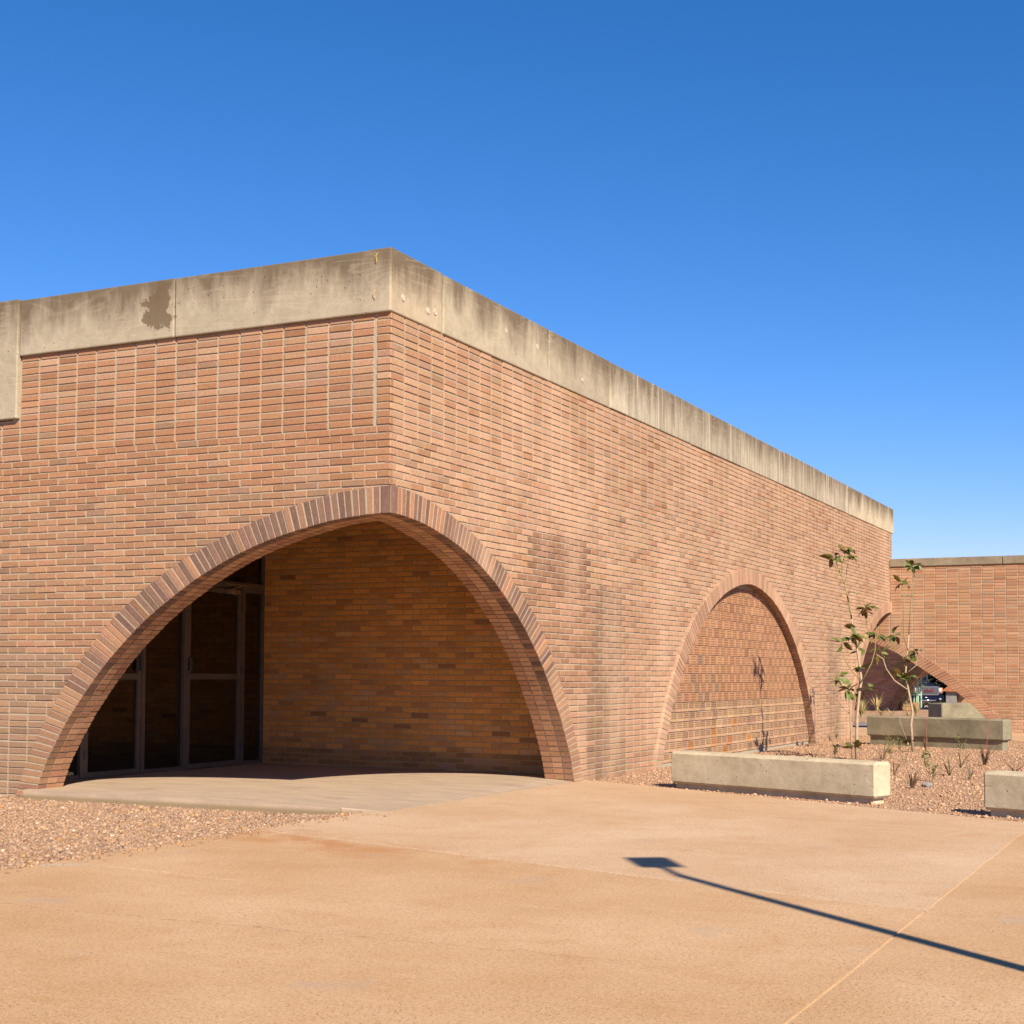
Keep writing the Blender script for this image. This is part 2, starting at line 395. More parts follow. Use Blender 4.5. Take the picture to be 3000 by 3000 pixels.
class Curve:
    def __init__(s, pts):
        t = np.linspace(0, 1, len(pts)); p = np.array(pts); tt = np.linspace(0, 1, 400)
        # Catmull-Rom through the points
        q = np.vstack([[2 * p[0] - p[1]], p, [2 * p[-1] - p[-2]]]); q[0, 0] = -p[1, 0]; q[0, 1] = p[1, 1]
        o = []
        for x in tt:
            i = min(int(x * (len(p) - 1)), len(p) - 2); u = x * (len(p) - 1) - i
            a, b, c, d = q[i], q[i + 1], q[i + 2], q[i + 3]
            o.append(.5 * ((2 * b) + (-a + c) * u + (2 * a - 5 * b + 4 * c - d) * u * u + (-a + 3 * b - 3 * c + d) * u ** 3))
        s.p = np.array(o); seg = np.hypot(*np.diff(s.p, axis=0).T); s.s = np.concatenate([[0], np.cumsum(seg)]); s.len = s.s[-1]
    def at(s, f): x = f * s.len; return float(np.interp(x, s.s, s.p[:, 0])), float(np.interp(x, s.s, s.p[:, 1]))
    def z(s, d): return float(np.interp(d, s.p[:, 0], s.p[:, 1], right=-9))
    def d(s, z): return float(np.interp(z, s.p[::-1, 1], s.p[::-1, 0], right=0))


cO, cI, wO, wI = Curve(OUT), Curve(INN), Curve(WOUT), Curve(WINN)
cM = Curve([((a[0] * .6 + b[0] * .4), a[1] * .6 + b[1] * .4) for a, b in zip(OUT, INN)])
wM = Curve([((cx[0] * .6 + ci[0] * .4), cx[1] * .6 + ci[1] * .4) for cx, ci in [(wO.at(f), wI.at(f)) for f in np.linspace(0, 1, 14)]])


def arch_clip(poly, a_c, sgn, mc):
    """cut a wall brick where the arch ring covers it; None when it is inside the arch. sgn 0: both sides"""
    am = [p[0] for p in poly]; z0 = min(p[1] for p in poly); z1 = max(p[1] for p in poly)
    dd = [(p[0] - a_c) * (sgn or 1) for p in poly]
    if not sgn: dd = [abs(x) for x in dd]
    lo, hi = min(dd), max(dd)
    if not sgn and min(am) < a_c < max(am): lo = 0
    if lo > mc.p[-1, 0] or z0 > mc.z(max(lo, 0)): return poly
    if z1 < mc.z(hi): return None
    # chord of the ring's middle line across this brick
    p1 = (lo, mc.z(lo)) if mc.z(lo) < z1 else (mc.d(z1), z1)
    p2 = (hi, mc.z(hi)) if mc.z(hi) > z0 and hi < mc.p[-1, 0] else (mc.d(z0), z0)
    if abs(p1[0] - p2[0]) < 1e-6: p2 = (p1[0] + 1e-3, p2[1])
    s2 = sgn or (1 if sum(am) / len(am) > a_c else -1)
    f = lambda p: (a_c + p[0] * s2, p[1])
    out = clip(poly, f(p1), f(p2), f((p1[0] + 2, p1[1] + 3)))
    if len(out) < 3: return None
    A = abs(sum(out[i][0] * out[(i + 1) % len(out)][1] - out[(i + 1) % len(out)][0] * out[i][1] for i in range(len(out)))) / 2
    return out if A > .0006 else None


# ------------------------------------------------------------------ brick colours
def jit(c, amt=.07):
    k = 1 + R.gauss(0, amt); t = R.gauss(0, .02)
    return (max(.02, c[0] * k), max(.02, c[1] * k * (1 + t)), max(.02, c[2] * k * (1 - t)))


ORANGE, DEEP, PINK, PURPLE, PALE, TAN = (.385, .178, .085), (.345, .15, .068), (.41, .215, .125), (.31, .17, .10), (.43, .245, .155), (.35, .185, .10)


def pick(ws):
    x = R.random() * sum(w_ for w_, c in ws)
    for w_, c in ws:
        x -= w_
        if x < 0: return jit(c)
    return jit(ws[-1][1])


def mute(c, k):
    g = c[0] * .4 + c[1] * .45 + c[2] * .15; r, gr, b = (x + (g - x) * k for x in c); return (r * 1.03, gr * 1.012, b * .92)


def dk(c, k): return tuple(x * k for x in c)


def col_left(a, z): return mute(dk(col_left0(a, z), .85), .20)


def col_left0(a, z):
    if z < 1.44 and a > 3.76 - max(0, z - 1.0) * .2 and not (z > .9 and a < 3.99 and z < 1.0):
        return pick([(6, (.335, .195, .118)), (3, (.30, .172, .106)), (2, (.345, .195, .112))])
    if z > 3.9: return pick([(5, ORANGE), (4, PINK), (1.0, PALE), (1, DEEP), (.5, PURPLE)])
    if z > 3.0: return pick([(7, ORANGE), (3, (.37, .162, .074)), (1.5, PINK), (1.5, DEEP), (.4, PURPLE)])
    return pick([(8, (.375, .182, .09)), (3, (.395, .205, .112)), (1.5, PURPLE), (1.4, TAN), (.5, (.27, .15, .095))])


RB = (.445, .255, .150)
def col_right(a, z): return mute(dk(col_right0(a, z), .85), .20)


def col_right0(a, z):
    # unwashed dark zones between the arches
    if 2.9 < a < 4.62 and z < 2.83 - (a - 2.5) * .03 and z > 2.25 - max(0, a - 3) * .1: return pick([(4, (.27, .132, .072)), (3, (.30, .152, .085)), (1, (.235, .112, .06))])
    if a < 4.7 and 1.0 < z < 2.3 and a > 2.6: return pick([(4, (.355, .178, .098)), (3, (.31, .152, .082)), (2, PINK)])
    jx = R.uniform(-.08, .08)
    if 4.6 - max(0, z - 1.2) * -.12 + jx < a < 5.72 + jx and z < 2.33 and z < 2.36 - max(0, 4.9 - a) * 1.6: return pick([(4, (.27, .15, .085)), (3, (.30, .17, .098)), (1.5, (.245, .137, .085))])
    if 16.15 + jx < a < 17.3 + jx and z < 2.2: return pick([(4, (.305, .176, .105)), (3, (.335, .195, .117)), (1, (.28, .16, .10))])
    if 5.7 < a < 6.7 and z < 2.2: return pick([(6, (.415, .22, .125)), (2, PINK), (1, TAN)])
    if a < 4.7 and z < 1.0: return pick([(5, PALE), (3, PINK)])
    up = z > 3.3
    return pick([(5, (.425, .235, .132) if up else RB), (2.2, (.40, .20, .105)), (3.5, (.43, .24, .142)), (2.2 if up else 3, PALE), (.5, (.36, .165, .08)), (.5, (.345, .20, .128))])


def col_back(a, z):
    if z < .3: return pick([(3, (.36, .175, .06)), (3, (.28, .135, .05)), (1, TAN)])
    return pick([(8, (.56, .25, .068)), (4, (.49, .212, .056)), (2.5, (.40, .18, .066)), (.3, (.26, .118, .05)), (1.5, (.48, .25, .105))])


def col_wing(a, z): return mute(dk(col_wing0(a, z), .83), .14)


def col_wing0(a, z):
    if z > 1.0: return pick([(8, (.40, .20, .108)), (3, (.37, .172, .09)), (2, (.42, .225, .13)), (.6, (.33, .20, .125))])
    return pick([(4, (.345, .16, .082)), (4, (.375, .182, .098)), (1, (.31, .155, .09))])


def col_arch(f, kind):
    if kind == 'corner':
        if f > .72: return pick([(5, (.29, .165, .098)), (3, (.25, .138, .088)), (1, (.19, .105, .074))])
        return jit(R.choice([(.15, .088, .066), (.155, .092, .068), (.19, .112, .078), (.25, .14, .09), (.31, .162, .094)]), .09)
    if kind == 'wing': return pick([(5, (.27, .125, .068)), (3, (.225, .10, .056)), (2, (.31, .148, .082))])
    return pick([(4, (.335, .20, .128)), (3, (.285, .168, .11)), (2, (.375, .225, .145))])


# ------------------------------------------------------------------ brick laying
ROW = .068
def lay(pl, a0, a1, ztop, zbot, phase, colour, arches, n1=0., joint=.0135, top=None, depth=.05):
    """returns bricks as (area in the photo, poly, n, colour)"""
    out = []; r = 0
    while True:
        zt = ztop - ROW * r
        if zt - .02 < zbot: break
        zb = zt - ROW + .0122; p1, p2 = R.uniform(0, 6.28), R.uniform(0, 6.28); wave = lambda x: .0016 * math.sin(x * 1.1 + p1) + .0014 * math.sin(x * 2.9 + p2)
        ph, pitch, first = phase(r, zt)
        edges = [a0]; x = ph + pitch * math.floor((a0 - ph) / pitch)
        while x <= a0 + .03: x += pitch
        while x < a1 - .03: edges.append(x); x += pitch
        edges.append(a1)
        for i in range(len(edges) - 1):
            jt = joint + (.005 if pl in (LEFT, RIGHT) and r < 15 else 0)
            l = edges[i] + (jt / 2 if i else .0); h = edges[i + 1] - (jt / 2 if i < len(edges) - 2 else 0)
            if first and i == 0: h -= .008
            if first and i == 1: l += .010
            if top and zt > top((l + h) / 2): continue
            j = [R.gauss(0, .0011) for _ in range(6)]
            wob = wave((l + h) / 2)
            poly = [(l + j[0], zb + wob + j[1]), (h + j[2], zb + wob + j[3]), (h + j[2], zt + wob + j[4]), (l + j[0], zt + wob + j[5])]
            for ac, sg, mc in arches:
                if poly and len(poly) > 2: poly = arch_clip(poly, ac, sg, mc)
                if not poly: break
            if not poly: continue
            n = n1 + R.uniform(-.003, .002)
            out.append((area_px(pl, poly, n), poly, n, colour((l + h) / 2, zt), pl, depth))
        r += 1
    return out


def emit(bricks, name, parent_of, limit, rest_name, rest_parent, rest_mat=None):
    """the largest in the photograph become objects, the rest one mesh"""
    bricks.sort(key=lambda b: -b[0]); rest = MB()
    for i, b in enumerate(bricks):
        vs, fs, *kk = b[6] if len(b) > 6 and b[6] else prism(b[4], b[1], b[2] - b[5], b[2])
        cl = b[3]
        if kk:                                            # lime left along the arrises
            ed = tuple(u * .72 + v * .28 for u, v in zip(b[3], (.46, .33, .23))); cl = [b[3]] + [b[3], ed] * kk[0]
        if i < limit and b[0] > 0:
            mb = MB(); mb.add(vs, fs, cl); c = Vector((0, 0, 0))
            for v in vs: c += Vector(v)
            mb.build(name, MAT['brick'], parent_of[b[4]] if isinstance(parent_of, dict) else (parent_of(b) if callable(parent_of) else parent_of), tuple(c / len(vs)))
        else: rest.add(vs, fs, cl)
    if rest.f: rest.build(rest_name, MAT['brick'], rest_parent, kind='stuff')


def wall_body(pl, a0, a1, z0, z1f, thick, arches, n1=-.0095, step=.1):
    """mortar core of a wall with its arch openings, front and back faces, ends and top"""
    mb = MB(); xs = set(np.arange(a0, a1, step).tolist()) | {a0, a1}
    for ac, sg, ci in arches:
        e = ci.p[-1, 0]
        for d in list(np.linspace(0, e, 45)) + [e + .001]:
            for s_ in ((sg,) if sg else (1, -1)):
                if a0 < ac + s_ * d < a1: xs.add(ac + s_ * float(d))
    xs = sorted(xs)
    def low(a):
        zz = z0
        for ac, sg, ci in arches:
            d = (a - ac) * sg if sg else abs(a - ac)
            if -1e-6 <= d < ci.p[-1, 0]: zz = max(zz, ci.z(d) + .05)
        return zz
    for l, h in zip(xs[:-1], xs[1:]):
        if h - l < 1e-4: continue
        e = (h - l) * .001
        b0, b1 = low(l + e), low(h - e); t0, t1 = z1f(l + e), z1f(h - e)
        q = [pl.pt(l, b0, n1), pl.pt(h, b1, n1), pl.pt(h, t1, n1), pl.pt(l, t0, n1)]
        p = [pl.pt(l, b0, n1 - thick), pl.pt(h, b1, n1 - thick), pl.pt(h, t1, n1 - thick), pl.pt(l, t0, n1 - thick)]
        fs = [(0, 1, 2, 3), (7, 6, 5, 4), (4, 5, 1, 0), (3, 2, 6, 7)]
        if pl.flip: fs = [f[::-1] for f in fs]
        mb.add(q + p, fs)
    for a in (a0, a1):
        q = [pl.pt(a, low(a), n1), pl.pt(a, low(a), n1 - thick), pl.pt(a, z1f(a), n1 - thick), pl.pt(a, z1f(a), n1)]
        mb.add(q, [(0, 1, 2, 3)])
    return mb


def arch_set(pl, ac, sg, ci, co, kind, proud=.04, d0=0., cols=((.04, -.08), (-.09, -.205), (-.215, -.325)), pitch=.0705):
    """voussoirs, soffit bricks and the mortar ring behind them for one half arch"""
    N = int(round(ci.len / pitch)); vou, sof = [], []; ring = MB()
    def P(c, f): d, z = c.at(f); return (ac + sg * (d if f > 0 else d + d0), z)
    for i in range(N):
        g = .0135 / ci.len; f0, f1 = i / N + g * .5, (i + 1) / N - g * .5
        if i == 0: f0 = 0
        poly = [P(ci, f0), P(ci, f1), P(co, f1), P(co, f0)]
        jn = R.uniform(-.003, .003)
        c = col_arch((i + .5) / N, kind)
        n = proud + jn
        vou.append((area_px(pl, poly, n), poly, n, c, pl, cols[0][0] - cols[0][1] + jn))
        for k, (na, nb) in enumerate(cols[1:]):
            o0, o1 = P(co, f0), P(co, f1); m = .45
            pj = R.uniform(-.002, .004) / .24
            lerp = lambda A, B, t: (A[0] + (B[0] - A[0]) * t, A[1] + (B[1] - A[1]) * t)
            pp = [lerp(P(ci, f0), o0, -pj), lerp(P(ci, f1), o1, -pj), lerp(P(ci, f1), o1, m), lerp(P(ci, f0), o0, m)]
            vs = [pl.pt(a, z, nb) for a, z in pp] + [pl.pt(a, z, na) for a, z in pp]
            fs = [(0, 1, 2, 3), (4, 7, 6, 5), (0, 4, 5, 1), (1, 5, 6, 2), (3, 2, 6, 7), (0, 3, 7, 4)]
            cc = pick([(4, (.40, .225, .13)), (2, (.35, .185, .105)), (2, (.43, .25, .15))]) if k == 0 else pick([(3, (.33, .17, .095)), (3, (.37, .20, .115)), (2, (.29, .15, .088))])
            q = [pl.pt(pp[0][0], pp[0][1], na), pl.pt(pp[1][0], pp[1][1], na), pl.pt(pp[1][0], pp[1][1], nb), pl.pt(pp[0][0], pp[0][1], nb)]
            pr = [pix(x) for x in q]; ar = 0
            if all(pr) and any(0 < p[0] < 3000 and 0 < p[1] < 3000 for p in pr):
                ar = abs(sum(pr[t][0] * pr[(t + 1) % 4][1] - pr[(t + 1) % 4][0] * pr[t][1] for t in range(4))) / 2
            sof.append((ar, pp, na, cc, pl, 0, (vs, fs)))
    K = 60
    lp = lambda A, B, t: (A[0] + (B[0] - A[0]) * t, A[1] + (B[1] - A[1]) * t)
    for i in range(K):
        a0, a1, b0, b1 = P(ci, i / K), P(ci, (i + 1) / K), P(co, i / K), P(co, (i + 1) / K)
        i0, i1, o0, o1 = lp(a0, b0, .035), lp(a1, b1, .035), lp(a0, b0, .985), lp(a1, b1, .985)
        nf, nb = proud - .005, cols[-1][1] + .004
        vs = [pl.pt(*i0, nf), pl.pt(*i1, nf), pl.pt(*o1, nf), pl.pt(*o0, nf), pl.pt(*i0, nb), pl.pt(*i1, nb), pl.pt(*o1, -.02), pl.pt(*o0, -.02)]
        fs = [(0, 1, 2, 3), (0, 4, 5, 1), (3, 2, 6, 7)]
        if (sg < 0) != pl.flip: fs = [f[::-1] for f in fs]
        ring.add(vs, fs)
    return vou, sof, ring


# ================================================================== main building
B = empty('brick_building', (0, 0, 0), label='large single storey brick building with catenary arches and a heavy concrete parapet', cat='building')
TOP = 4.455
lw = wall_body(LEFT, .02, 11, -.15, lambda a: TOP - .004 if a < 4.43 else 3.80, .32, [(0, 1, cI)]).build('wall', MAT['mortar'], B)
rwm = wall_body(RIGHT, .02, 21.995, -.15, lambda a: TOP - .004, .32, [(0, 1, cI), (11, 0, cI), (22, -1, cI)])
rwm.box(-.328, -.008, 21.995, 22.28, 3.60, TOP - .004); rw = rwm.build('wall', MAT['mortar'], B)
MBk = MB(); MBk.box(-4.7, -.325, 4.628, 4.74, -.1, 3.32); bw = MBk.build('back_wall', MAT['warm_mortar'], B)


def ph_left(r, z):
    if r < 15: return .16, .25, True
    if z < .96: return .225, .25, False
    return (.135, .25, False) if r % 2 else (.26, .25, False)


def ph_right(r, z):
    if r < 16: return .247, .25, False
    if z < 1.02: return .247, .25, False
    return (.247, .25, False) if r % 2 else (.122, .25, False)


ph_back = lambda r, z: (.05 if r % 2 else .175, .25, False)
bl = lay(LEFT, .0015, 11, TOP, -.12, ph_left, col_left, [(0, 1, cM)], top=lambda a: TOP + 1 if a < 4.42 else 3.815)
br = lay(RIGHT, .004, 22.28, TOP, -.12, ph_right, col_right, [(0, 1, cM), (11, 0, cM), (22, -1, cM)])
br = [b for b in br if max(p[0] for p in b[1]) < 22.02 or b[1][0][1] > 3.86]
bb = lay(BACK, .33, 4.69, 3.31, .02, ph_back, col_back, [], n1=0, depth=.05)
# bricks of the porch wall seen behind the piers count for less
bb = [(b[0] if 2.7 > b[1][0][1] else b[0] * .2, *b[1:]) for b in bb]
emit(bl + br + bb, 'brick', {LEFT: lw, RIGHT: rw, BACK: bw}, 300, 'brick_field', B)

vou, sof = [], []
rings = {}
for pl, ac, sg, kind, d0 in ((LEFT, 0, 1, 'corner', -.037), (RIGHT, 0, 1, 'corner', -.0335), (RIGHT, 11, 1, 'side', 0), (RIGHT, 11, -1, 'side', 0), (RIGHT, 22, -1, 'side', 0)):
    v, s, rg = arch_set(pl, ac, sg, cI, cO, kind, d0=d0)
    if ac == 11: s = [x for x in s if x[2] < -10]          # the infill stands where the deeper soffit bricks would be
    r_ = rings.setdefault(ac, MB()); r_.add(rg.v, rg.f); vou += v; sof += s
rings = {k: m.build('arch_ring', MAT['mortar'], B) for k, m in rings.items()}
ring_of = lambda b: rings[0] if b[4] is LEFT or b[1][0][0] < 5 else (rings[11] if b[1][0][0] < 16 else rings[22])
emit(vou, 'arch_brick', ring_of, 300, 'arch_brick_field', B)
emit(sof, 'soffit_brick', ring_of, 300, 'soffit_brick_field', B)

PLUGS = [(0.18, 4.62), (0.64, 4.61), (0.78, 4.63), (2.29, 4.78), (3.06, 4.77), (4.31, 4.64)]
# parapet panels, each cast separately
def panel(x0, x1, y0, y1, z0, z1, tint=1.):
    return bevel_box('parapet_panel', MAT['parapet'], x0, x1, y0, y1, z0, z1, .012, B, 2)
lj = [.009, -2.412, -4.41]
for i in range(2): panel(lj[i + 1] + .006, lj[i] - (.006 if i else 0), -.036, .26, TOP, 5.03 + .004 * i)
panel(-7.6, -4.416, -.055, .26, 3.81, 5.045); panel(-11, -7.606, -.055, .26, 3.81, 5.045)
rj = [-.033, .93, 3.37, 5.16, 5.74, 8.2, 10.63, 13.08, 15.47, 17.95, 20.39, 22.40]
PT = [(1.12, 1.07, 1.0), (1.1, 1.09, 1.06), (.98, .97, .94), (1.3, 1.32, 1.34), (1.08, 1.1, 1.12), (.98, 1.0, 1.01), (1.08, 1.1, 1.1), (1.0, 1.01, 1.01), (1.1, 1.1, 1.09), (1.28, 1.26, 1.21), (1.32, 1.3, 1.24)]
for i in range(len(rj) - 1):
    panel(-.24, .014 + (.005 if i % 2 else 0), rj[i] + (.010 if i else 0), rj[i + 1] - .010, TOP + R.uniform(0, .006), 5.03 + R.uniform(-.008, .008)).color = (*PT[i], 1)

for y, z in PLUGS:                                         # pale plugs over the formwork ties
    mb = MB(); rr_ = R.uniform(.022, .032); mb.tube([(.012, y, z), (.0215, y, z)], [rr_ * 1.05, rr_], 10); mb.build('form_plug', MAT['plug'], B)
mb = MB(); mb.tube([(-.125, -.038, 4.99), (-.13, -.06, 4.96), (-.122, -.055, 4.91)], [.003] * 3, 5); mb.build('wire_stub', MAT['wire'], B)
mb = MB(); mb.tube([(-.150, -.037, 4.66), (-.156, -.055, 4.62), (-.138, -.05, 4.58)], [.003] * 3, 5); mb.build('wire_stub', MAT['wire'], B)

# masses behind the walls
mb = MB()
mb.box(-12, -.335, 4.75, 17.2, -.1, 4.42); mb.box(-4.66, -.335, .335, 4.745, 3.32, 4.42); mb.box(-11.9, -4.74, .335, 4.745, 3.32, 4.42)
mb.box(-12, -.335, 17.21, 22.0, 3.3, 4.42); mb.box(-12.2, -11.95, .335, 17.2, -.1, 4.42)
mb.build('core_wall', MAT['plain'], B)
mb = MB(); mb.box(-12, -.25, .27, 22.2, 4.43, 4.66); mb.build('roof', MAT['plain'], B)
mb = MB(); mb.box(-11.9, -4.76, .34, 4.74, -.08, .025); mb.build('room_floor', MAT['room'], B)
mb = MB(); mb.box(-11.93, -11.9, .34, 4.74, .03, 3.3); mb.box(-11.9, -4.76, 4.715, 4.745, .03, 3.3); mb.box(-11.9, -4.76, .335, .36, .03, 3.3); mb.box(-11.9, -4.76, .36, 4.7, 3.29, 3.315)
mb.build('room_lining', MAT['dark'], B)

# perforated brick infill of the second arch
iw = MB(); XI = -.09
for l in np.arange(6.9, 15.1, .1):
    f = lambda a: max(.0, cI.z(abs(a - 11)) + .03)
    q = [(XI - .014, l, -.1), (XI - .014, l + .1, -.1), (XI - .014, l + .1, f(l + .1)), (XI - .014, l, f(l))]
    iw.add(q, [(0, 1, 2, 3)])
iw = iw.build('infill_wall', MAT['mortar'], B)


def perf_mesh(wid, hgt, nx=5, nz=3, band=0.):
    """clay brick set on edge with rows of core holes pushed into its face; origin at its face centre, face towards +X"""
    m = MB(); ys = [-wid / 2]; hw = wid * .05
    for i in range(nx):
        c = -wid / 2 + wid * (i + .78) / (nx + .56); ys += [c - hw, c + hw]
    ys.append(wid / 2); zs = [-hgt / 2]; zz0, zz1 = -hgt / 2 + band, hgt / 2; hh = (zz1 - zz0) * .115
    for i in range(nz):
        c = zz0 + (zz1 - zz0) * (i + .62) / (nz + .24); zs += [c - hh, c + hh]
    zs.append(hgt / 2)
    for i in range(len(ys) - 1):
        for j in range(len(zs) - 1):
            a, b, c, d = ys[i], ys[i + 1], zs[j], zs[j + 1]
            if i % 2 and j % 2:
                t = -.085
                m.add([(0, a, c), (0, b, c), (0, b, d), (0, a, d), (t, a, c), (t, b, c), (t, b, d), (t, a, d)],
                      [(4, 5, 6, 7), (0, 1, 5, 4), (1, 2, 6, 5), (2, 3, 7, 6), (3, 0, 4, 7)], (.22, .18, .16))  # hole interiors coloured darker than the clay, shade painted into the cores
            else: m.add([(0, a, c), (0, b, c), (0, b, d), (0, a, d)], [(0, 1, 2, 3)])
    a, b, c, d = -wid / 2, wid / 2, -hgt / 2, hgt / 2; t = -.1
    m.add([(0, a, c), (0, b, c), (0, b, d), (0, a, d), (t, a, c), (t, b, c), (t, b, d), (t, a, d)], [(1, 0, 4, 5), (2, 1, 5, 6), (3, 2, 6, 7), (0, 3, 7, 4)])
    return m.mesh('perforated_brick', MAT['brick'])


pm_up, pm_lo = perf_mesh(.232, .122), perf_mesh(.243, .118, band=.03)
def perf_col(x, z, up):
    grey = (x < 9.2 + (.7 - abs(z - 1.0)) * 1.5 and .75 < z < 1.5) or (not up and R.random() < .12)
    if grey and R.random() < .3: return pick([(5, (.32, .205, .13))])
    if up: return pick([(5, (.415, .228, .128)), (3, (.40, .215, .12)), (2, (.425, .243, .142))])
    return pick([(5, (.42, .27, .168)), (3, (.40, .25, .152)), (2, (.44, .215, .095) if 8.3 < x < 11.5 and z < .5 else (.36, .22, .14))])


pn = []; sep = MB()
for r in range(20):
    zc = .095 + .1345 * r
    up = r > 5; pit = .305 if up else .2575; off = (.0 if r % 2 else pit / 2) if up else R.uniform(0, .1)
    x = 6.9 + off
    while x < 15.2:
        d = abs(x - 11)
        if cI.z(max(0, d - .10)) + .03 > zc + .04 and d < 4.05:
            pn.append((x, zc, up))
            if up and cI.z(max(0, d - .2)) > zc:
                c = pick([(3, (.335, .172, .095)), (2, (.30, .155, .085))])
                sep.box(XI - .1, XI - R.uniform(.001, .004), x + .124, x + .181, zc - .064, zc + .048, c)
        x += pit
pn.sort(key=lambda t: -(area_px(RIGHT, [(t[0] - .12, t[1] - .06), (t[0] + .12, t[1] - .06), (t[0] + .12, t[1] + .06), (t[0] - .12, t[1] + .06)], XI)))
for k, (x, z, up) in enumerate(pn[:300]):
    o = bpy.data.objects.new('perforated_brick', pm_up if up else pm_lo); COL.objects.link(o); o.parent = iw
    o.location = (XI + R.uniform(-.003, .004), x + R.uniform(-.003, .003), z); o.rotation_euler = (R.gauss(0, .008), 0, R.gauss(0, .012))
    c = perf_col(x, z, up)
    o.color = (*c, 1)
restm = MB()
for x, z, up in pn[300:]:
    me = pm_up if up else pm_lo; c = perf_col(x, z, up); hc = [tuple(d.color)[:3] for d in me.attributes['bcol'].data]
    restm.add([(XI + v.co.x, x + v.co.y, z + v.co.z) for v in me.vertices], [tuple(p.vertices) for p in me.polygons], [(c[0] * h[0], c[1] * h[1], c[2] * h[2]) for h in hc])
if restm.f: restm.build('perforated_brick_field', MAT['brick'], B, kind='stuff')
sep.build('separator_bricks', MAT['brick'], B, kind='stuff')

# glazed screen along the left side of the porch
XS = -4.70
def bar(mb, y0, y1, z0, z1, t=.05, o=0.): mb.box(XS - t / 2 + o, XS + t / 2 + o, y0, y1, z0, z1)
gs = MB()
bar(gs, 4.60, 4.622, .03, 3.3, .09); bar(gs, .34, .40, .03, 3.3, .09)
for y in (1.262, 2.262, 3.022, 4.172): bar(gs, y - .03, y + .03, .03, 2.292, .09)
bar(gs, .40, 4.60, 2.295, 2.375, .092); bar(gs, .40, 4.60, 3.25, 3.31, .088)
for a, b in ((2.293, 2.99), (4.203, 4.60), (.40, 1.23)): bar(gs, a, b, .031, .085, .07); bar(gs, a, b, 2.25, 2.294, .07)
scr = gs.build('glass_screen', MAT['frame'], B)
def pane(y0, y1, z0, z1, par, o=0.):
    m = MB(); m.add([(XS + o, y0, z0), (XS + o, y1, z0), (XS + o, y1, z1), (XS + o, y0, z1)], [(0, 1, 2, 3)]); return m.build('pane', MAT['glass'], par)
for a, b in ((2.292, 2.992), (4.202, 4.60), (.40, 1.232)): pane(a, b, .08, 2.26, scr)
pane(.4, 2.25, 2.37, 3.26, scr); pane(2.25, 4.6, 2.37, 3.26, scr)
for y0, y1, side in ((1.297, 2.227, 1), (3.057, 4.137, 0)):
    d = MB(); o = .012
    for a, b, c, e in ((y0, y1, .045, .105), (y0, y1, 2.225, 2.285), (y0, y1, 1.135, 1.205)): bar(d, a, b, c, e, .048, o)
    for a, b in ((y0, y0 + .062), (y1 - .062, y1)): bar(d, a, b, .046, 2.284, .05, o)
    do = d.build('door', MAT['frame'], B)
    pane(y0 + .06, y1 - .06, .1, 1.14, do, o); pane(y0 + .06, y1 - .06, 1.2, 2.23, do, o)
    hy = y1 - .03 if side else y0 + .03
    h = MB(); h.box(XS + .05, XS + .075, hy - .022, hy + .022, 1.24, 1.40); h.box(XS + .036, XS + .05, hy - .012, hy + .012, 1.30, 1.34); h.build('handle', MAT['blackmetal'], do)
    hg = MB()
    for z in (.25, 1.2, 2.0): hg.box(XS + .036, XS + .052, (y0 if side else y1) - .012, (y0 if side else y1) + .012, z, z + .1)
    hg.build('hinges', MAT['blackmetal'], do)
    if not side:
        c = MB(); c.box(XS + .04, XS + .095, 3.78, 4.02, 2.215, 2.275); c.tube([(XS + .07, 3.9, 2.28), (XS + .12, 4.02, 2.325), (XS + .05, 4.2, 2.34)], [.012, .01, .01]); c.tube([(XS + .12, 3.7, 2.33), (XS + .12, 4.12, 2.335)], [.01, .01])
        c.tube([(XS + .095, 3.9, 2.245), (XS + .12, 3.9, 2.20)], [.02, .015], 8)
        c.build('door_closer', MAT['steel'], do)

# ================================================================== wing with the low arch
W = empty('arched_wall', (3, 22, 0), label='lower brick screen wall with concrete coping and a broad flat arch beside the sapling trees', cat='wall')
AX = -3.2
ww = wall_body(WING, -4.5, 9, -.1, lambda a: 3.675, .34, [(AX, 1, wI)]).build('wall', MAT['mortar'], W)
ph_w = lambda r, z: ((0., .25, False) if z > 1.05 else ((.07, .25, False) if r % 2 else (.195, .25, False)))
wb = lay(WING, -4.5, 9, 3.67, -.08, ph_w, col_wing, [(AX, 1, wM)])
wb = [b if b[1][0][0] > -1.2 else (0, *b[1:]) for b in wb]
emit(wb, 'brick', ww, 300, 'brick_field', W)
wv, wsf, rg = [], [], MB()
for sg in (1,):
    v, s, r_ = arch_set(WING, AX, sg, wI, wO, 'wing', proud=.035, cols=((.035, -.08), (-.09, -.205), (-.215, -.335)))
    wv += v; wsf += s; rg.add(r_.v, r_.f)
wr = rg.build('arch_ring', MAT['mortar'], W)
emit([v if v[1][0][0] > -.6 else (0, *v[1:]) for v in wv], 'arch_brick', wr, 200, 'arch_brick_field', W)
emit([(0, *v[1:]) for v in wsf], 'soffit_brick', wr, 0, 'soffit_brick_field', W)
for a, b in ((.003, 2.43), (2.44, 4.9), (4.91, 9)): bevel_box('coping', MAT['coping'], a, b, 21.965, 22.36, 3.675, 3.855, .012, W)
mb = MB(); mb.box(-4.5, -.34, 22.0, 22.36, 3.68, 3.83); mb.build('coping', MAT['coping'], W)

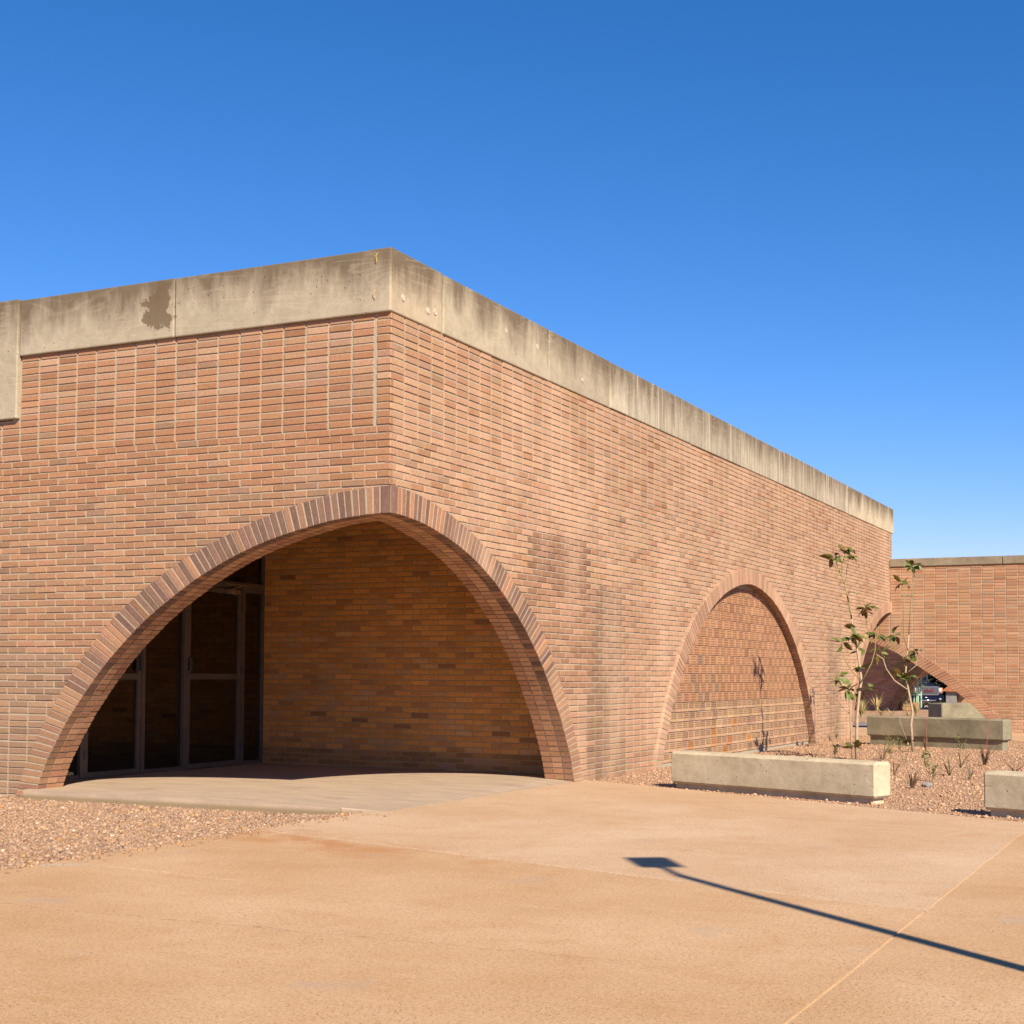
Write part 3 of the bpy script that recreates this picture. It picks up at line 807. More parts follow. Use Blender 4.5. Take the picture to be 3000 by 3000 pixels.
# ================================================================== courtyard building seen through the arch
Q = empty('courtyard_building', (-4, 40.75, 0), label='shaded brick building with an arched opening, seen through the low arch', cat='building')
wall_body(COURT, -14, 9, -.3, lambda a: 3.8, 1.2, [(.505, 0, cI)], step=.5).build('wall', MAT['mortar'], Q)
qb = lay(COURT, -12, 9, 3.79, -.1, lambda r, z: ((0, .25, False) if z > 1.2 else ((.07, .25, False) if r % 2 else (.195, .25, False))), lambda a, z: pick([(4, (.40, .20, .125)), (2, (.33, .165, .115)), (1, (.45, .26, .18))]), [(.505, 0, cM)])
emit(qb, 'brick', Q, 0, 'brick_field', Q)
qv, qs, qr = [], [], MB()
for sg in (1, -1):
    v, s, r_ = arch_set(COURT, .505, sg, cI, cO, 'wing', cols=((.04, -.08), (-.09, -.4), (-.41, -.8), (-.81, -1.2)))
    qv += v; qs += s; qr.add(r_.v, r_.f)
qo = qr.build('arch_ring', MAT['mortar'], Q)
emit([v if -4.2 < v[1][0][0] < -2.6 else (0, *v[1:]) for v in qv], 'arch_brick', qo, 40, 'arch_brick_field', Q); emit(qs, 'soffit_brick', qo, 0, 'soffit_brick_field', Q)
mb = MB(); mb.box(-14, .4, 36.9, 42.2, 3.81, 4.0); mb.build('roof', MAT['plain'], Q)  # deep overhang added out of view to throw shade on the courtyard wall

# ================================================================== ground
def sheet(name, polys, z, m, thick=.1, parent=None, **k):
    mb = MB()
    for p in polys:
        zz = [q[2] if len(q) > 2 else z for q in p]; n_ = len(p)
        mb.add([(q[0], q[1], h) for q, h in zip(p, zz)] + [(q[0], q[1], h - thick) for q, h in zip(p, zz)],
               [tuple(range(n_))] + [(i, n_ + i, n_ + (i + 1) % n_, (i + 1) % n_) for i in range(n_)])
    return mb.build(name, m, parent, **k)


xs = [-900, -60, -14, 0, 14, 60, 900]; ys = [-900, -60, 0, 30, 46, 72, 140, 1500]; zf = lambda y: -.16 if y <= 46 else -.16 - .82 * min(1, (y - 46) / 26)
g = MB(); g.add([(x, y, zf(y)) for y in ys for x in xs], [(j * 7 + i, j * 7 + i + 1, (j + 1) * 7 + i + 1, (j + 1) * 7 + i) for j in range(7) for i in range(6)])
g.build('ground', MAT['ground'], kind='structure')


def rough(p, q, n, amp, seed):
    rr = random.Random(seed); return [(p[0] + (q[0] - p[0]) * t / n + rr.gauss(0, amp), p[1] + (q[1] - p[1]) * t / n + rr.gauss(0, amp)) for t in range(n + 1)]


PV = empty('pavement', kind='structure')
J2 = lambda x: -1.70 - .29 * (x + .2)
j2 = rough((-.2, J2(-.2)), (5.2, J2(5.2)), 40, .005, 3); up2 = [(x, y + .011) for x, y in j2]
j1 = rough((5.2, J2(5.2)), (5.2, -40), 60, .003, 4); j1b = rough((5.2, 1.70), (5.2, J2(5.2) + .011), 30, .004, 5)
bedge = rough((-.0, 4.44), (5.2, 1.76), 60, .012, 6)
left_edge = rough((-.2, -.12), (-.2, J2(-.2) + .011), 14, .02, 8)
sheet('pavement_slab', [[(0, 4.44)] + [(0.0, .0), (-.2, -.1)] + left_edge[1:-1] + up2 + j1b[::-1][1:-1] + bedge[::-1][:-1]], 0, MAT['pavement'], .12, PV).color = (1.02, 1.045, 1.09, 1)
le2 = rough((-.2, J2(-.2)), (-.2, -40), 90, .02, 9)
sheet('pavement_slab', [le2[1:] + [(p[0] - .005, p[1]) for p in j1[::-1]] + j2[::-1][1:]], -.0015, MAT['pavement'], .12, PV).color = (.985, .945, .88, 1)
sheet('pavement_slab', [[(p[0] + .008, p[1]) for p in j1] + [(40, -40), (40, -16), (14, -2.75)] + [(5.2 + .009, 1.75)] + [(p[0] + .009, p[1]) for p in j1b[1:-1]]], -.002, MAT['pavement'], .12, PV).color = (.975, .94, .88, 1)
sheet('joint_bed', [[(-.19, -39), (39, -39), (39, -16), (13.9, -2.8), (5.2, 1.70), (0, 4.40), (0, -.09), (-.19, -.12)]], -.006, MAT['joint'], .05, PV)

# porch slab with its broken front edge
fe = rough((-4.12, -.14), (-.42, -.11), 12, .004, 12)
fe2 = [(-.40, -.112, .022), (-.2, -.07, .011), (0, -.005, .0035)]
sheet('porch_slab', [[(-4.69, .32, .04)] + [(-4.12, .0, .045)] + [(x, y, .045 - .004 * (x + 4.1)) for x, y in fe] + fe2 + [(.01, 4.2, .0035), (-.3, 4.615, .03), (-4.69, 4.615, .035)]], .03, MAT['slab'], .18, kind='structure')

# planting bed, path, road, far gravel
bed = [(-.12, 4.5), (.02, 4.40)] + [(p[0], p[1] - .01) for p in bedge[1:]] + [(14, -2.8), (14, 18.3), (.6, 18.35), (-.12, 18.5)]
sheet('planting_bed', [bed], -.022, MAT['soil'], .1, kind='structure')
sheet('gravel_strip', [[(-11, -.0), (-11, -40), (-.15, -40), (-.17, -.15), (-.3, .0), (-4.2, .0)]], -.05, MAT['gravel'], .1, kind='structure')
sheet('path', [[(-12, 18.4), (-.1, 18.52), (.6, 18.37), (14, 18.32), (14, 23.25), (-12, 23.25)]], .004, MAT['pavement'], .12, kind='structure')
sheet('road', [[(-30, 23.27), (30, 23.27), (30, 28.8), (-30, 28.8)]], -.05, MAT['asphalt'], .1, kind='structure')
sheet('gravel_verge', [[(-30, 28.82), (30, 28.82), (30, 45), (-30, 45)]], -.01, MAT['soil'], .1, kind='structure')


def pebbles(name, pts, sizes, cols, zfun, label_kind='stuff'):
    t = (1 + 5 ** .5) / 2
    V = np.array([(-1, t, 0), (1, t, 0), (-1, -t, 0), (1, -t, 0), (0, -1, t), (0, 1, t), (0, -1, -t), (0, 1, -t), (t, 0, -1), (t, 0, 1), (-t, 0, -1), (-t, 0, 1)], 'f') / 1.9
    F = np.array([(0, 11, 5), (0, 5, 1), (0, 1, 7), (0, 7, 10), (0, 10, 11), (1, 5, 9), (5, 11, 4), (11, 10, 2), (10, 7, 6), (7, 1, 8), (3, 9, 4), (3, 4, 2), (3, 2, 6), (3, 6, 8), (3, 8, 9), (4, 9, 5), (2, 4, 11), (6, 2, 10), (8, 6, 7), (9, 8, 1)])
    n_ = len(pts); q = NP.normal(size=(n_, 4)); q /= np.linalg.norm(q, axis=1)[:, None]
    a, b, c, d = q.T
    Rm = np.stack([1 - 2 * (c * c + d * d), 2 * (b * c - a * d), 2 * (b * d + a * c), 2 * (b * c + a * d), 1 - 2 * (b * b + d * d), 2 * (c * d - a * b), 2 * (b * d - a * c), 2 * (c * d + a * b), 1 - 2 * (b * b + c * c)], 1).reshape(n_, 3, 3)
    S = sizes[:, None] * NP.uniform(.5, 1.15, (n_, 3))
    v = V[None] * (1 + NP.normal(0, .22, (n_, 12, 1))) * S[:, None, :]
    v = np.einsum('nij,nkj->nki', Rm, v); v[:, :, 2] *= .75
    v[:, :, 0] += pts[:, 0:1]; v[:, :, 1] += pts[:, 1:2]; v[:, :, 2] += (zfun(pts) + sizes * .18)[:, None]
    me = bpy.data.meshes.new(name); f = (F[None] + 12 * np.arange(n_)[:, None, None]).reshape(-1)
    nf = n_ * 20
    me.vertices.add(n_ * 12); me.vertices.foreach_set('co', v.astype('f').ravel())
    me.loops.add(nf * 3); me.loops.foreach_set('vertex_index', f.astype('i'))
    me.polygons.add(nf); me.polygons.foreach_set('loop_start', np.arange(0, nf * 3, 3, dtype='i'))
    me.update(calc_edges=True)
    at = me.attributes.new('bcol', 'FLOAT_COLOR', 'FACE')
    cc = np.concatenate([cols, np.ones((n_, 1))], 1); at.data.foreach_set('color', np.repeat(cc, 20, axis=0).astype('f').ravel())
    me.materials.append(MAT['pebble']); o = bpy.data.objects.new(name, me); COL.objects.link(o); o['kind'] = 'stuff'; return o


def pal(n_, cs, ws):
    i = NP.choice(len(cs), n_, p=np.array(ws) / sum(ws)); return np.array(cs)[i] * NP.uniform(.75, 1.2, (n_, 1))


def inside(p, poly):
    x, y = p[:, 0], p[:, 1]; c = np.zeros(len(p), bool); n_ = len(poly)
    for i in range(n_):
        (x0, y0), (x1, y1) = poly[i][:2], poly[i - 1][:2]
        c ^= ((y0 > y) != (y1 > y)) & (x < (x1 - x0) * (y - y0) / (y1 - y0 + 1e-12) + x0)
    return c


def in_view(p, m=160):
    d = np.column_stack([p[:, 0] - CAM.x, p[:, 1] - CAM.y]); z = d @ np.array([FW.x, FW.y]); x = d @ np.array([RT.x, RT.y])
    px = 1500 + 4227 * x / np.maximum(z, .1); return (z > 1) & (px > -m) & (px < 3000 + m)


GC = [(.32, .205, .132), (.36, .235, .15), (.275, .18, .12), (.235, .155, .11), (.35, .19, .085), (.50, .40, .30), (.26, .145, .088)]
p = np.column_stack([NP.uniform(-5.4, -.14, 95000), NP.uniform(-5.2, 0, 95000)])
p = p[in_view(p)]; p = p[p[:, 1] < np.where(p[:, 0] < -4.1, -.03, -.17)][:42000]
st_ = np.column_stack([-.19 + np.abs(NP.normal(0, .16, 260)), NP.uniform(-5, -.2, 260)]); nb_ = len(p); p = np.vstack([p, st_])
pebbles('gravel', p, np.clip(NP.lognormal(math.log(.0098), .42, len(p)), .005, .03), pal(len(p), GC, [5, 5, 4, 3, 1.2, .3, 2]), lambda q: np.where(q[:, 0] > -.19, .0, -.05 + .03 * np.clip((q[:, 0] + .75) / .5, 0, 1)))
bedn = [(-.06, 4.52)] + bedge + [(14, -2.8), (14, 18.2), (.6, 18.25), (-.06, 18.4)]
p = np.column_stack([NP.uniform(-.1, 9, 190000), NP.uniform(1, 18.4, 190000)])
p = p[in_view(p) & inside(p, bedn)]; dist = np.hypot(p[:, 0] - CAM.x, p[:, 1] - CAM.y)
p = p[NP.uniform(0, 1, len(p)) < np.clip(1.15 - (dist - 14) / 30, .3, 1)][:52000]
BC = [(.40, .25, .155), (.43, .28, .18), (.36, .22, .138), (.30, .18, .118), (.49, .36, .26)]
pebbles('bed_gravel', p, np.clip(NP.lognormal(math.log(.0066), .5, len(p)), .004, .03), pal(len(p), BC, [5, 5, 4, 2, .5]), lambda q: np.full(len(q), -.02))

# ================================================================== concrete benches
def bench(loc, ang, L, D_, m, label, zb=.035, zt=.385, plinth=True):
    t = empty('concrete_bench', loc, label=label, cat='bench', group='low concrete benches around the planting bed')
    t.rotation_euler = (0, 0, ang)
    for nm, x0, x1, y0, y1, z0, z1, bv in (('seat_block', 0, L, 0, D_, zb, zt, .026), ('plinth', .05, L - .06, .045, D_ - .045, -.12, zb + .012, .004)):
        bm = bmesh.new(); bmesh.ops.create_cube(bm, size=1)
        for v in bm.verts: v.co = Vector(((v.co.x + .5) * (x1 - x0) + x0, (v.co.y + .5) * (y1 - y0) + y0, (v.co.z + .5) * (z1 - z0) + z0))
        bmesh.ops.bevel(bm, geom=bm.edges[:], offset=bv, segments=1, affect='EDGES')
        if nm == 'seat_block':                            # worn arrises
            bmesh.ops.subdivide_edges(bm, edges=[e for e in bm.edges if e.calc_length() > .1], cuts=28, use_grid_fill=True)
            sd_ = Vector((loc[0] * 7, loc[1] * 3, 1)); bm.normal_update()
            for v in bm.verts:
                e_ = sum(min(abs(v.co[i] - lo), abs(v.co[i] - hi)) < bv * 1.05 for i, (lo, hi) in enumerate(((x0, x1), (y0, y1), (z0, z1))))
                f_ = noise.noise((v.co + sd_) * 9); g_ = noise.noise((v.co + sd_) * 31)
                v.co += v.normal * (.0016 * f_ - (.007 * max(0, g_ - .22) if e_ > 1 else 0))
        me = bpy.data.meshes.new(nm); bm.to_mesh(me); bm.free(); me.materials.append(m)
        o = bpy.data.objects.new(nm, me); COL.objects.link(o); o.parent = t
    return t


AB = math.atan2(-1.0, 2.48)
bench((1.19, 4.03, 0), AB, 2.63, .27, MAT['bench'], 'pale pitted concrete bench in front of the perforated brick arch')
bench((4.70, 2.42, 0), AB, 2.63, .27, MAT['bench'], 'pale concrete bench cut off by the picture edge, nearest the camera', zt=.375)
bench((.90, 15.28, 0), AB, 2.70, .27, MAT['bench_grey'], 'mottled grey concrete bench on a tall plinth behind the saplings', zb=.14, zt=.5)
bench((-.19, 29.9, 0), math.radians(40), 2.6, .74, MAT['bench_grey'], 'broad grey concrete block bench behind the low arch, its shaded end toward the truck', zb=.03, zt=.47)

# ================================================================== saplings
def leaf_mesh(L, wd, curl, sd):
    rr = random.Random(sd); m = MB(); n_ = 6; vs = []
    for i in range(n_ + 1):
        t = i / n_; wv = wd * (math.sin(math.pi * min(1, t * .97 + .02)) ** .75) * (1.12 - .25 * t) * .5; z = -curl * L * t * t + rr.gauss(0, .006) * L
        x = .12 * L + t * L * .9
        vs += [(x, -wv, z + wv * .35 + rr.gauss(0, .012) * L), (x, 0, z), (x, wv, z + wv * .35 + rr.gauss(0, .012) * L)]
    fs = []
    for i in range(n_): fs += [(3 * i, 3 * i + 3, 3 * i + 4, 3 * i + 1), (3 * i + 1, 3 * i + 4, 3 * i + 5, 3 * i + 2)]
    b = len(vs); vs += [(0, -.002, 0), (0, .002, 0), (.13 * L, .002, 0), (.13 * L, -.002, 0)]; fs.append((b, b + 3, b + 2, b + 1))
    m.add(vs, fs); return m.mesh('leaf', MAT['leaf'], smooth=True)


LEAVES = [leaf_mesh(.165, .082, c, s_) for c, s_ in ((.05, 1), (.3, 2), (.55, 3), (-.1, 4))]


def sapling(base, label, trunk, stems, clusters, seed, rad):
    rr = random.Random(seed)
    t = empty('sapling_tree', (base[0], base[1], 0), label=label, cat='tree', group='young broad leaved saplings in the gravel bed')
    off = lambda r, k: (.9 * r + .437 * k * -1, .437 * r + .9 * k)     # across and along the view
    def chain(l, k0, kk):
        o = []
        for i, (r, z) in enumerate(l):
            k = k0 + kk * i / max(1, len(l) - 1); x, y = off(r, k); o.append((x, y, z))
        return o
    def part(name, pts, rads, m, n_=7):
        mb = MB(); mb.tube(pts, rads, n_); o = mb.build(name, m, None, smooth=True); o.parent = t; return o
    n_ = len(trunk); half = int(n_ * .55)
    tp = chain(trunk, 0, .12); tr = [rad * (1 - .78 * (i / (n_ - 1)) ** .8) for i in range(n_)]
    part('trunk', tp[:half + 1], tr[:half + 1], MAT['bark'], 8); part('leader', tp[half:], tr[half:], MAT['twig'], 6)
    for i, s in enumerate(stems):
        k0 = rr.uniform(-.03, .05); part('branch', chain(s[0], k0, rr.uniform(-.12, .12)), [s[1] * (1 - .45 * j / (len(s[0]) - 1)) for j in range(len(s[0]))], MAT['bark'] if s[2] else MAT['twig'], 5)
    for r, z, c in clusters:
        k = rr.uniform(-.08, .1); ph = rr.uniform(0, 6.28)
        for i in range(max(c, int(c * 1.15 + .3))):
            az = ph + 2.4 * i + rr.gauss(0, .3); el = rr.gauss(-.1, .5) if z > .3 else rr.gauss(.35, .4)
            x, y = off(r + rr.gauss(0, .014), k + rr.gauss(0, .03))
            o = bpy.data.objects.new('leaf', rr.choice(LEAVES)); COL.objects.link(o); o.parent = t
            o.location = (x, y, z + rr.gauss(0, .02)); o.rotation_euler = (rr.gauss(0, .7), -el, az); s_ = rr.uniform(.75, 1.18); o.scale = (s_, s_ * rr.uniform(.8, 1.15), s_)
    return t


sapling((1.82, 10.42), 'taller sapling nearest the arch, with two stems and drooping leaf clusters',
    [(-.018, -.05), (-.011, .336), (.001, .66), (.039, .985), (.07, 1.141), (.051, 1.35), (.02, 1.559), (-.021, 1.822), (-.031, 1.879), (-.06, 2.059), (-.089, 2.256), (-.121, 2.413), (-.151, 2.57), (-.213, 2.735), (-.252, 2.83), (-.287, 2.963), (-.252, 3.082)],
    [([(-.213, 2.735), (-.197, 2.884), (-.148, 3.027), (-.109, 3.09)], .007, 0), ([(-.206, 2.696), (-.324, 2.853), (-.361, 2.924)], .007, 0), ([(-.151, 2.6), (-.127, 2.768), (-.102, 2.885)], .006, 0),
     ([(.07, 1.141), (.207, 1.404), (.26, 1.591), (.272, 1.874), (.277, 1.944), (.238, 2.071)], .009, 0), ([(.24, 1.666), (.21, 1.747), (.181, 1.903), (.142, 2.1), (.132, 2.161)], .007, 0),
     ([(.06, 1.151), (-.035, 1.236), (-.16, 1.422), (-.225, 1.558), (-.235, 1.684)], .008, 0), ([(-.074, -.05), (-.09, .271), (-.108, .532), (-.11, .659), (-.125, .823), (-.112, .919), (-.105, .999)], .013, 1),
     ([(-.11, .659), (-.172, .712), (-.243, .777), (-.262, .888), (-.269, .928)], .007, 1), ([(-.113, .919), (-.235, 1.044), (-.28, 1.114), (-.313, 1.164)], .007, 1), ([(-.108, .899), (-.007, .974), (.039, 1.025)], .006, 0)],
    [(-.12, 3.103, 4), (-.105, 2.976, 6), (-.07, 2.976, 2), (-.349, 2.949, 6), (-.298, 2.934, 2), (-.134, 2.448, 1), (.118, 2.212, 9), (.29, 2.197, 1), (-.001, 1.928, 1), (-.022, 1.811, 10), (-.062, 1.781, 4), (.068, 1.595, 3), (-.239, 1.72, 5), (.302, 1.818, 8), (-.298, 1.175, 6), (-.113, .989, 11), (.122, 1.343, 8), (.15, 1.031, 6), (.053, .914, 3), (-.063, .16, 9)], 5, .026)
sapling((2.12, 13.02), 'slender sapling on the right, standing before the grey bench and low arch',
    [(.022, -.04), (-.005, .432), (.026, .637), (-.019, .898), (-.082, 1.236), (-.051, 1.516), (-.011, 1.89), (.031, 2.398), (.081, 2.774), (.101, 2.944), (.097, 2.995)],
    [([(-.042, 1.628), (-.114, 1.871), (-.111, 2.303), (-.089, 2.698)], .010, 0), ([(.085, 2.838), (.047, 2.972)], .006, 0), ([(-.075, 1.001), (-.28, 1.141), (-.409, 1.327), (-.464, 1.496), (-.576, 1.569)], .012, 1), ([(-.461, 1.49), (-.477, 1.596)], .006, 0),
     ([(-.072, 1.387), (-.127, 1.534), (-.249, 1.627), (-.275, 1.87)], .008, 0), ([(-.063, 1.272), (.069, 1.387), (.118, 1.593), (.119, 1.666)], .009, 1), ([(-.017, .033), (-.044, .099), (-.182, .47), (-.19, .636)], .006, 1)],
    [(.047, 3.017, 13), (-.134, 2.725, 6), (-.039, 2.737, 2), (-.483, 1.607, 5), (-.275, 1.887, 6), (.08, 1.638, 7), (-.146, 1.236, 14), (-.032, 1.498, 6), (.021, 1.198, 4), (-.027, .1, 8)], 9, .024)


# ================================================================== small plants
def blades(name, loc, n_, h, spread, cols, label, cat, group, wd=.009, seed=0, stalk=None):
    rr = random.Random(seed); mb = MB()
    for i in range(n_):
        az = rr.uniform(0, 6.283); hh = h * rr.uniform(.55, 1.05); sp = spread * rr.uniform(.3, 1.1); d = Vector((math.cos(az), math.sin(az), 0)); s = Vector((-d.y, d.x, 0)) * wd
        pts = [d * (.012 + sp * t ** 1.5) + Vector((0, 0, hh * (t - .22 * t * t * (sp / max(h, .01))))) for t in (0, .33, .66, 1)]
        c = jit(rr.choice(cols), .15); vs = []
        for p_, wv in zip(pts, (1, .9, .6, .1)): vs += [p_ - s * wv, p_ + s * wv]
        mb.add(vs, [(0, 1, 3, 2), (2, 3, 5, 4), (4, 5, 7, 6)], c)
    if stalk: mb.tube([(0, 0, 0), (stalk[0] * .4, stalk[1] * .4, stalk[2] * .5), stalk], [.005, .004, .003], 5, (.34, .09, .08)); mb.tube([(stalk[0], stalk[1], stalk[2] - .01), (stalk[0] + .008, stalk[1], stalk[2] + .04)], [.008, .004], 5, (.5, .08, .07))
    o = mb.build(name, MAT['plant']); o.location = (*loc, -.015); return tag(o, label, cat, group)


def sprig(loc, n_, h, cols, label, group, seed=0, stems=3, lw=.02, ll=.065, name='green_sprig'):
    rr = random.Random(seed); mb = MB()
    for s in range(stems):
        az = rr.uniform(0, 6.283); ln = rr.uniform(.1, .35); top = Vector((math.cos(az) * ln * h, math.sin(az) * ln * h, h * rr.uniform(.75, 1.05)))
        mb.tube([(0, 0, 0), top * .5, top], [.004, .003, .002], 4, (.22, .19, .08))
        for i in range(n_):
            p_ = top * rr.uniform(.2, 1); a2 = rr.uniform(0, 6.283); d = Vector((math.cos(a2), math.sin(a2), rr.uniform(.1, 1.2))).normalized(); sd = d.cross(Vector((0, 0, 1))).normalized() * lw * .5
            l_ = ll * rr.uniform(.7, 1.2); mb.add([p_, p_ + d * l_ * .5 + sd, p_ + d * l_, p_ + d * l_ * .5 - sd], [(0, 1, 2, 3)], jit(rr.choice(cols), .2))
    o = mb.build(name, MAT['plant']); o.location = (*loc, -.015); return tag(o, label, 'plant', group)


RED = [(.13, .065, .045), (.17, .10, .06), (.11, .085, .045), (.15, .12, .06)]; GRN = [(.085, .12, .03), (.13, .16, .042), (.06, .09, .025)]; DRY = [(.48, .36, .17), (.42, .33, .15), (.22, .22, .09), (.52, .40, .22)]
gb = 'reddish grassy clumps in the gravel bed'; gg = 'small green sprigs in the gravel bed'; gd = 'dry grass tufts beyond the road'
for i, (x, y, n_, h, sp, lab, st) in enumerate([
    (3.56, 5.28, 16, .26, .17, 'reddish brown spiky clump nearest the pale bench end', None), (3.69, 9.87, 22, .34, .20, 'largest dark reddish grassy clump, in front of the grey bench', (.10, .05, .80)),
    (2.19, 10.42, 9, .36, .26, 'sparse arching reddish blades beside the taller sapling foot', None), (3.45, 9.36, 8, .30, .20, 'thin reddish blades left of the largest grassy clump', None),
    (2.97, 7.27, 7, .24, .12, 'few upright blades just beyond the pale bench end', None), (3.59, 7.54, 9, .30, .14, 'upright reddish blades in the middle of the bed', None),
    (3.92, 6.97, 6, .26, .12, 'pair of thin blades toward the right of the bed', None), (1.16, 10.44, 8, .20, .22, 'low arching red blades behind the pale bench', None),
    (4.27, 8.37, 10, .27, .22, 'fine red blades at the right picture edge', None), (2.25, 13.56, 9, .30, .10, 'dark red blades with a single flower stalk left of the slender sapling', (.02, 0, .52)), (.80, 10.2, 6, .16, .2, 'tiny red blades near the perforated wall', None)]):
    blades('grassy_clump', (x, y), n_, h, sp, RED, lab, 'plant', gb, seed=30 + i, stalk=st)
for i, (x, y, n_, h, cols, lab) in enumerate([
    (1.44, 10.6, 16, .22, GRN, 'fresh green sprig left of the taller sapling foot'), (2.25, 10.7, 20, .36, [(.22, .22, .07), (.26, .26, .09)], 'olive spiky sprig between the two saplings'),
    (3.14, 8.52, 18, .30, [(.33, .33, .08), (.25, .28, .07)], 'yellow green sprig in the middle of the gravel bed'), (2.92, 12.84, 18, .28, GRN, 'green sprig right of the slender sapling, before the grey bench'),
    (3.57, 6.46, 14, .22, GRN, 'bluish green sprig near the pale bench end'), (.16, 16.1, 10, .26, GRN, 'small green sprig at the foot of the brick pier'), (2.69, 9.45, 5, .30, [(.3, .22, .12)], 'bare brown twig in the gravel bed'), (2.0, 12.6, 14, .25, GRN, 'green sprig at the left of the slender sapling foot')]):
    sprig((x, y), n_, h, cols, lab, gg, 60 + i)
for i, (x, y, n_, h, sp, lab) in enumerate([
    (-2.72, 31.46, 90, .62, .28, 'dense green and straw grass tuft beside the brick pier'), (-4.03, 39.83, 30, .80, .5, 'tall dry grass tuft against the shaded wall'), (-2.74, 34.3, 26, .3, .35, 'low grey green tuft on the far gravel'),
    (-1.68, 34.31, 46, .55, .2, 'upright straw grass tuft before the timber planter'), (-2.46, 34.5, 14, .3, .3, 'thin dry twigs on the far gravel, left of the straw tuft'), (-2.0, 34.7, 14, .26, .3, 'low dry twigs close to the straw tuft')]):
    blades('dry_grass_tuft', (x, y), n_, h, sp, DRY, lab, 'plant', gd, wd=.012, seed=90 + i)
mb = MB(); mb.tube([(0, 0, 0), (.02, 0, .05), (.09, .02, .07), (.12, .02, 0)], [.014] * 4, 7); o = mb.build('irrigation_tube', MAT['black']); o.location = (2.56, 11.5, -.02); tag(o, 'short black irrigation tube sticking out of the gravel', 'pipe')
bm = bmesh.new(); bmesh.ops.create_icosphere(bm, subdivisions=2, radius=.06)
for v in bm.verts: v.co *= 1 + R.gauss(0, .09); v.co.z *= .7
me = bpy.data.meshes.new('stone'); bm.to_mesh(me); bm.free(); me.materials.append(MAT['white']); o = bpy.data.objects.new('stone', me); COL.objects.link(o); o.location = (3.66, 5.61, .0); tag(o, 'single pale stone lying in the gravel bed', 'stone')

# ================================================================== lamp post (outside the picture, throws the long shadow)
hx, hy, hz = 3.62, -2.60, 0
k = 4.6 / SUN.z; bx, by = hx + SUN.x * k, hy + SUN.y * k
LP = empty('lamp_post', (bx, by, 0), label='tall dark lamp post with a flat rectangular head, casting its shadow over the pavement', cat='lamp post')
mb = MB(); mb.tube([(bx, by, 0), (bx, by, 4.6)], [.055, .04], 12); mb.build('pole', MAT['blackmetal'], LP)
ud = Vector((-.55, .83, 0)); sd = Vector((.83, .55, 0))
mb = MB(); mb.tube([(bx, by, 4.55), Vector((bx, by, 4.62)) + ud * .1, Vector((bx, by, 4.62)) + ud * .32], [.035, .03, .025], 8); mb.tube([Vector((bx, by, 4.55)), Vector((bx, by, 4.78)) + ud * .1 + sd * .03, Vector((bx, by, 4.80)) + ud * .25], [.012] * 3, 6); mb.build('arm', MAT['blackmetal'], LP)
mb = MB(); c = Vector((bx, by, 4.72)) + ud * .45 + sd * .03
vs = [c + ud * a * .225 + sd * b * .14 + Vector((0, 0, h)) for h in (-.02, .03) for a, b in ((-1, -1), (1, -1), (1, 1), (-1, 1))]
mb.add(vs, [(3, 2, 1, 0), (4, 5, 6, 7), (0, 1, 5, 4), (1, 2, 6, 5), (2, 3, 7, 6), (3, 0, 4, 7)]); mb.build('lamp_head', MAT['blackmetal'], LP)

# ================================================================== things seen through the arch
T = empty('timber_planter', (-3.05, 41.0, 0), label='rough timber planter box at the foot of the mint green bars', cat='planter')
for z0, z1 in ((0, .14), (.145, .28)): bevel_box('plank', MAT['timber'], -3.35, -2.83, 40.8, 41.25, z0, z1, .012, T)
G = empty('steel_gate', (-3.05, 41.4, 0), label='open mint green steel bar gate behind the timber planter', cat='gate')
for x, z1 in ((-3.27, .9), (-3.16, 1.0), (-3.05, 1.5), (-2.95, 1.9), (-2.90, 2.2), (-2.80, 2.2)):
    mb = MB(); mb.box(x - .018, x + .018, 41.4, 41.44, .1, z1); mb.build('bar', MAT['mint'], G)
for z in (.55, 1.44): mb = MB(); mb.box(-3.32, -2.8, 41.385, 41.398, z - .025, z + .025); mb.build('rail', MAT['mint'], G)


def foliage(name, parent, c, rad, n_, size, cols, seed, m='bush'):
    rr = random.Random(seed); mb = MB()
    cl = [(Vector((rr.gauss(0, .45) * rad[0], rr.gauss(0, .45) * rad[1], rr.gauss(0, .42) * rad[2])), rr.uniform(.25, .5)) for _ in range(26)]
    for i in range(n_):
        q, s = rr.choice(cl); p_ = Vector(c) + q + Vector((rr.gauss(0, s * rad[0] * .4), rr.gauss(0, s * rad[1] * .4), rr.gauss(0, s * rad[2] * .4)))
        a = Vector((rr.gauss(0, 1), rr.gauss(0, 1), rr.gauss(0, 1))).normalized(); b = a.orthogonal().normalized(); s_ = size * rr.uniform(.5, 1.3)
        mb.add([p_ - a * s_, p_ + b * s_ * .35, p_ + a * s_, p_ - b * s_ * .35], [(0, 1, 2, 3)], jit(rr.choice(cols), .25))
    return mb.build(name, MAT[m], parent)


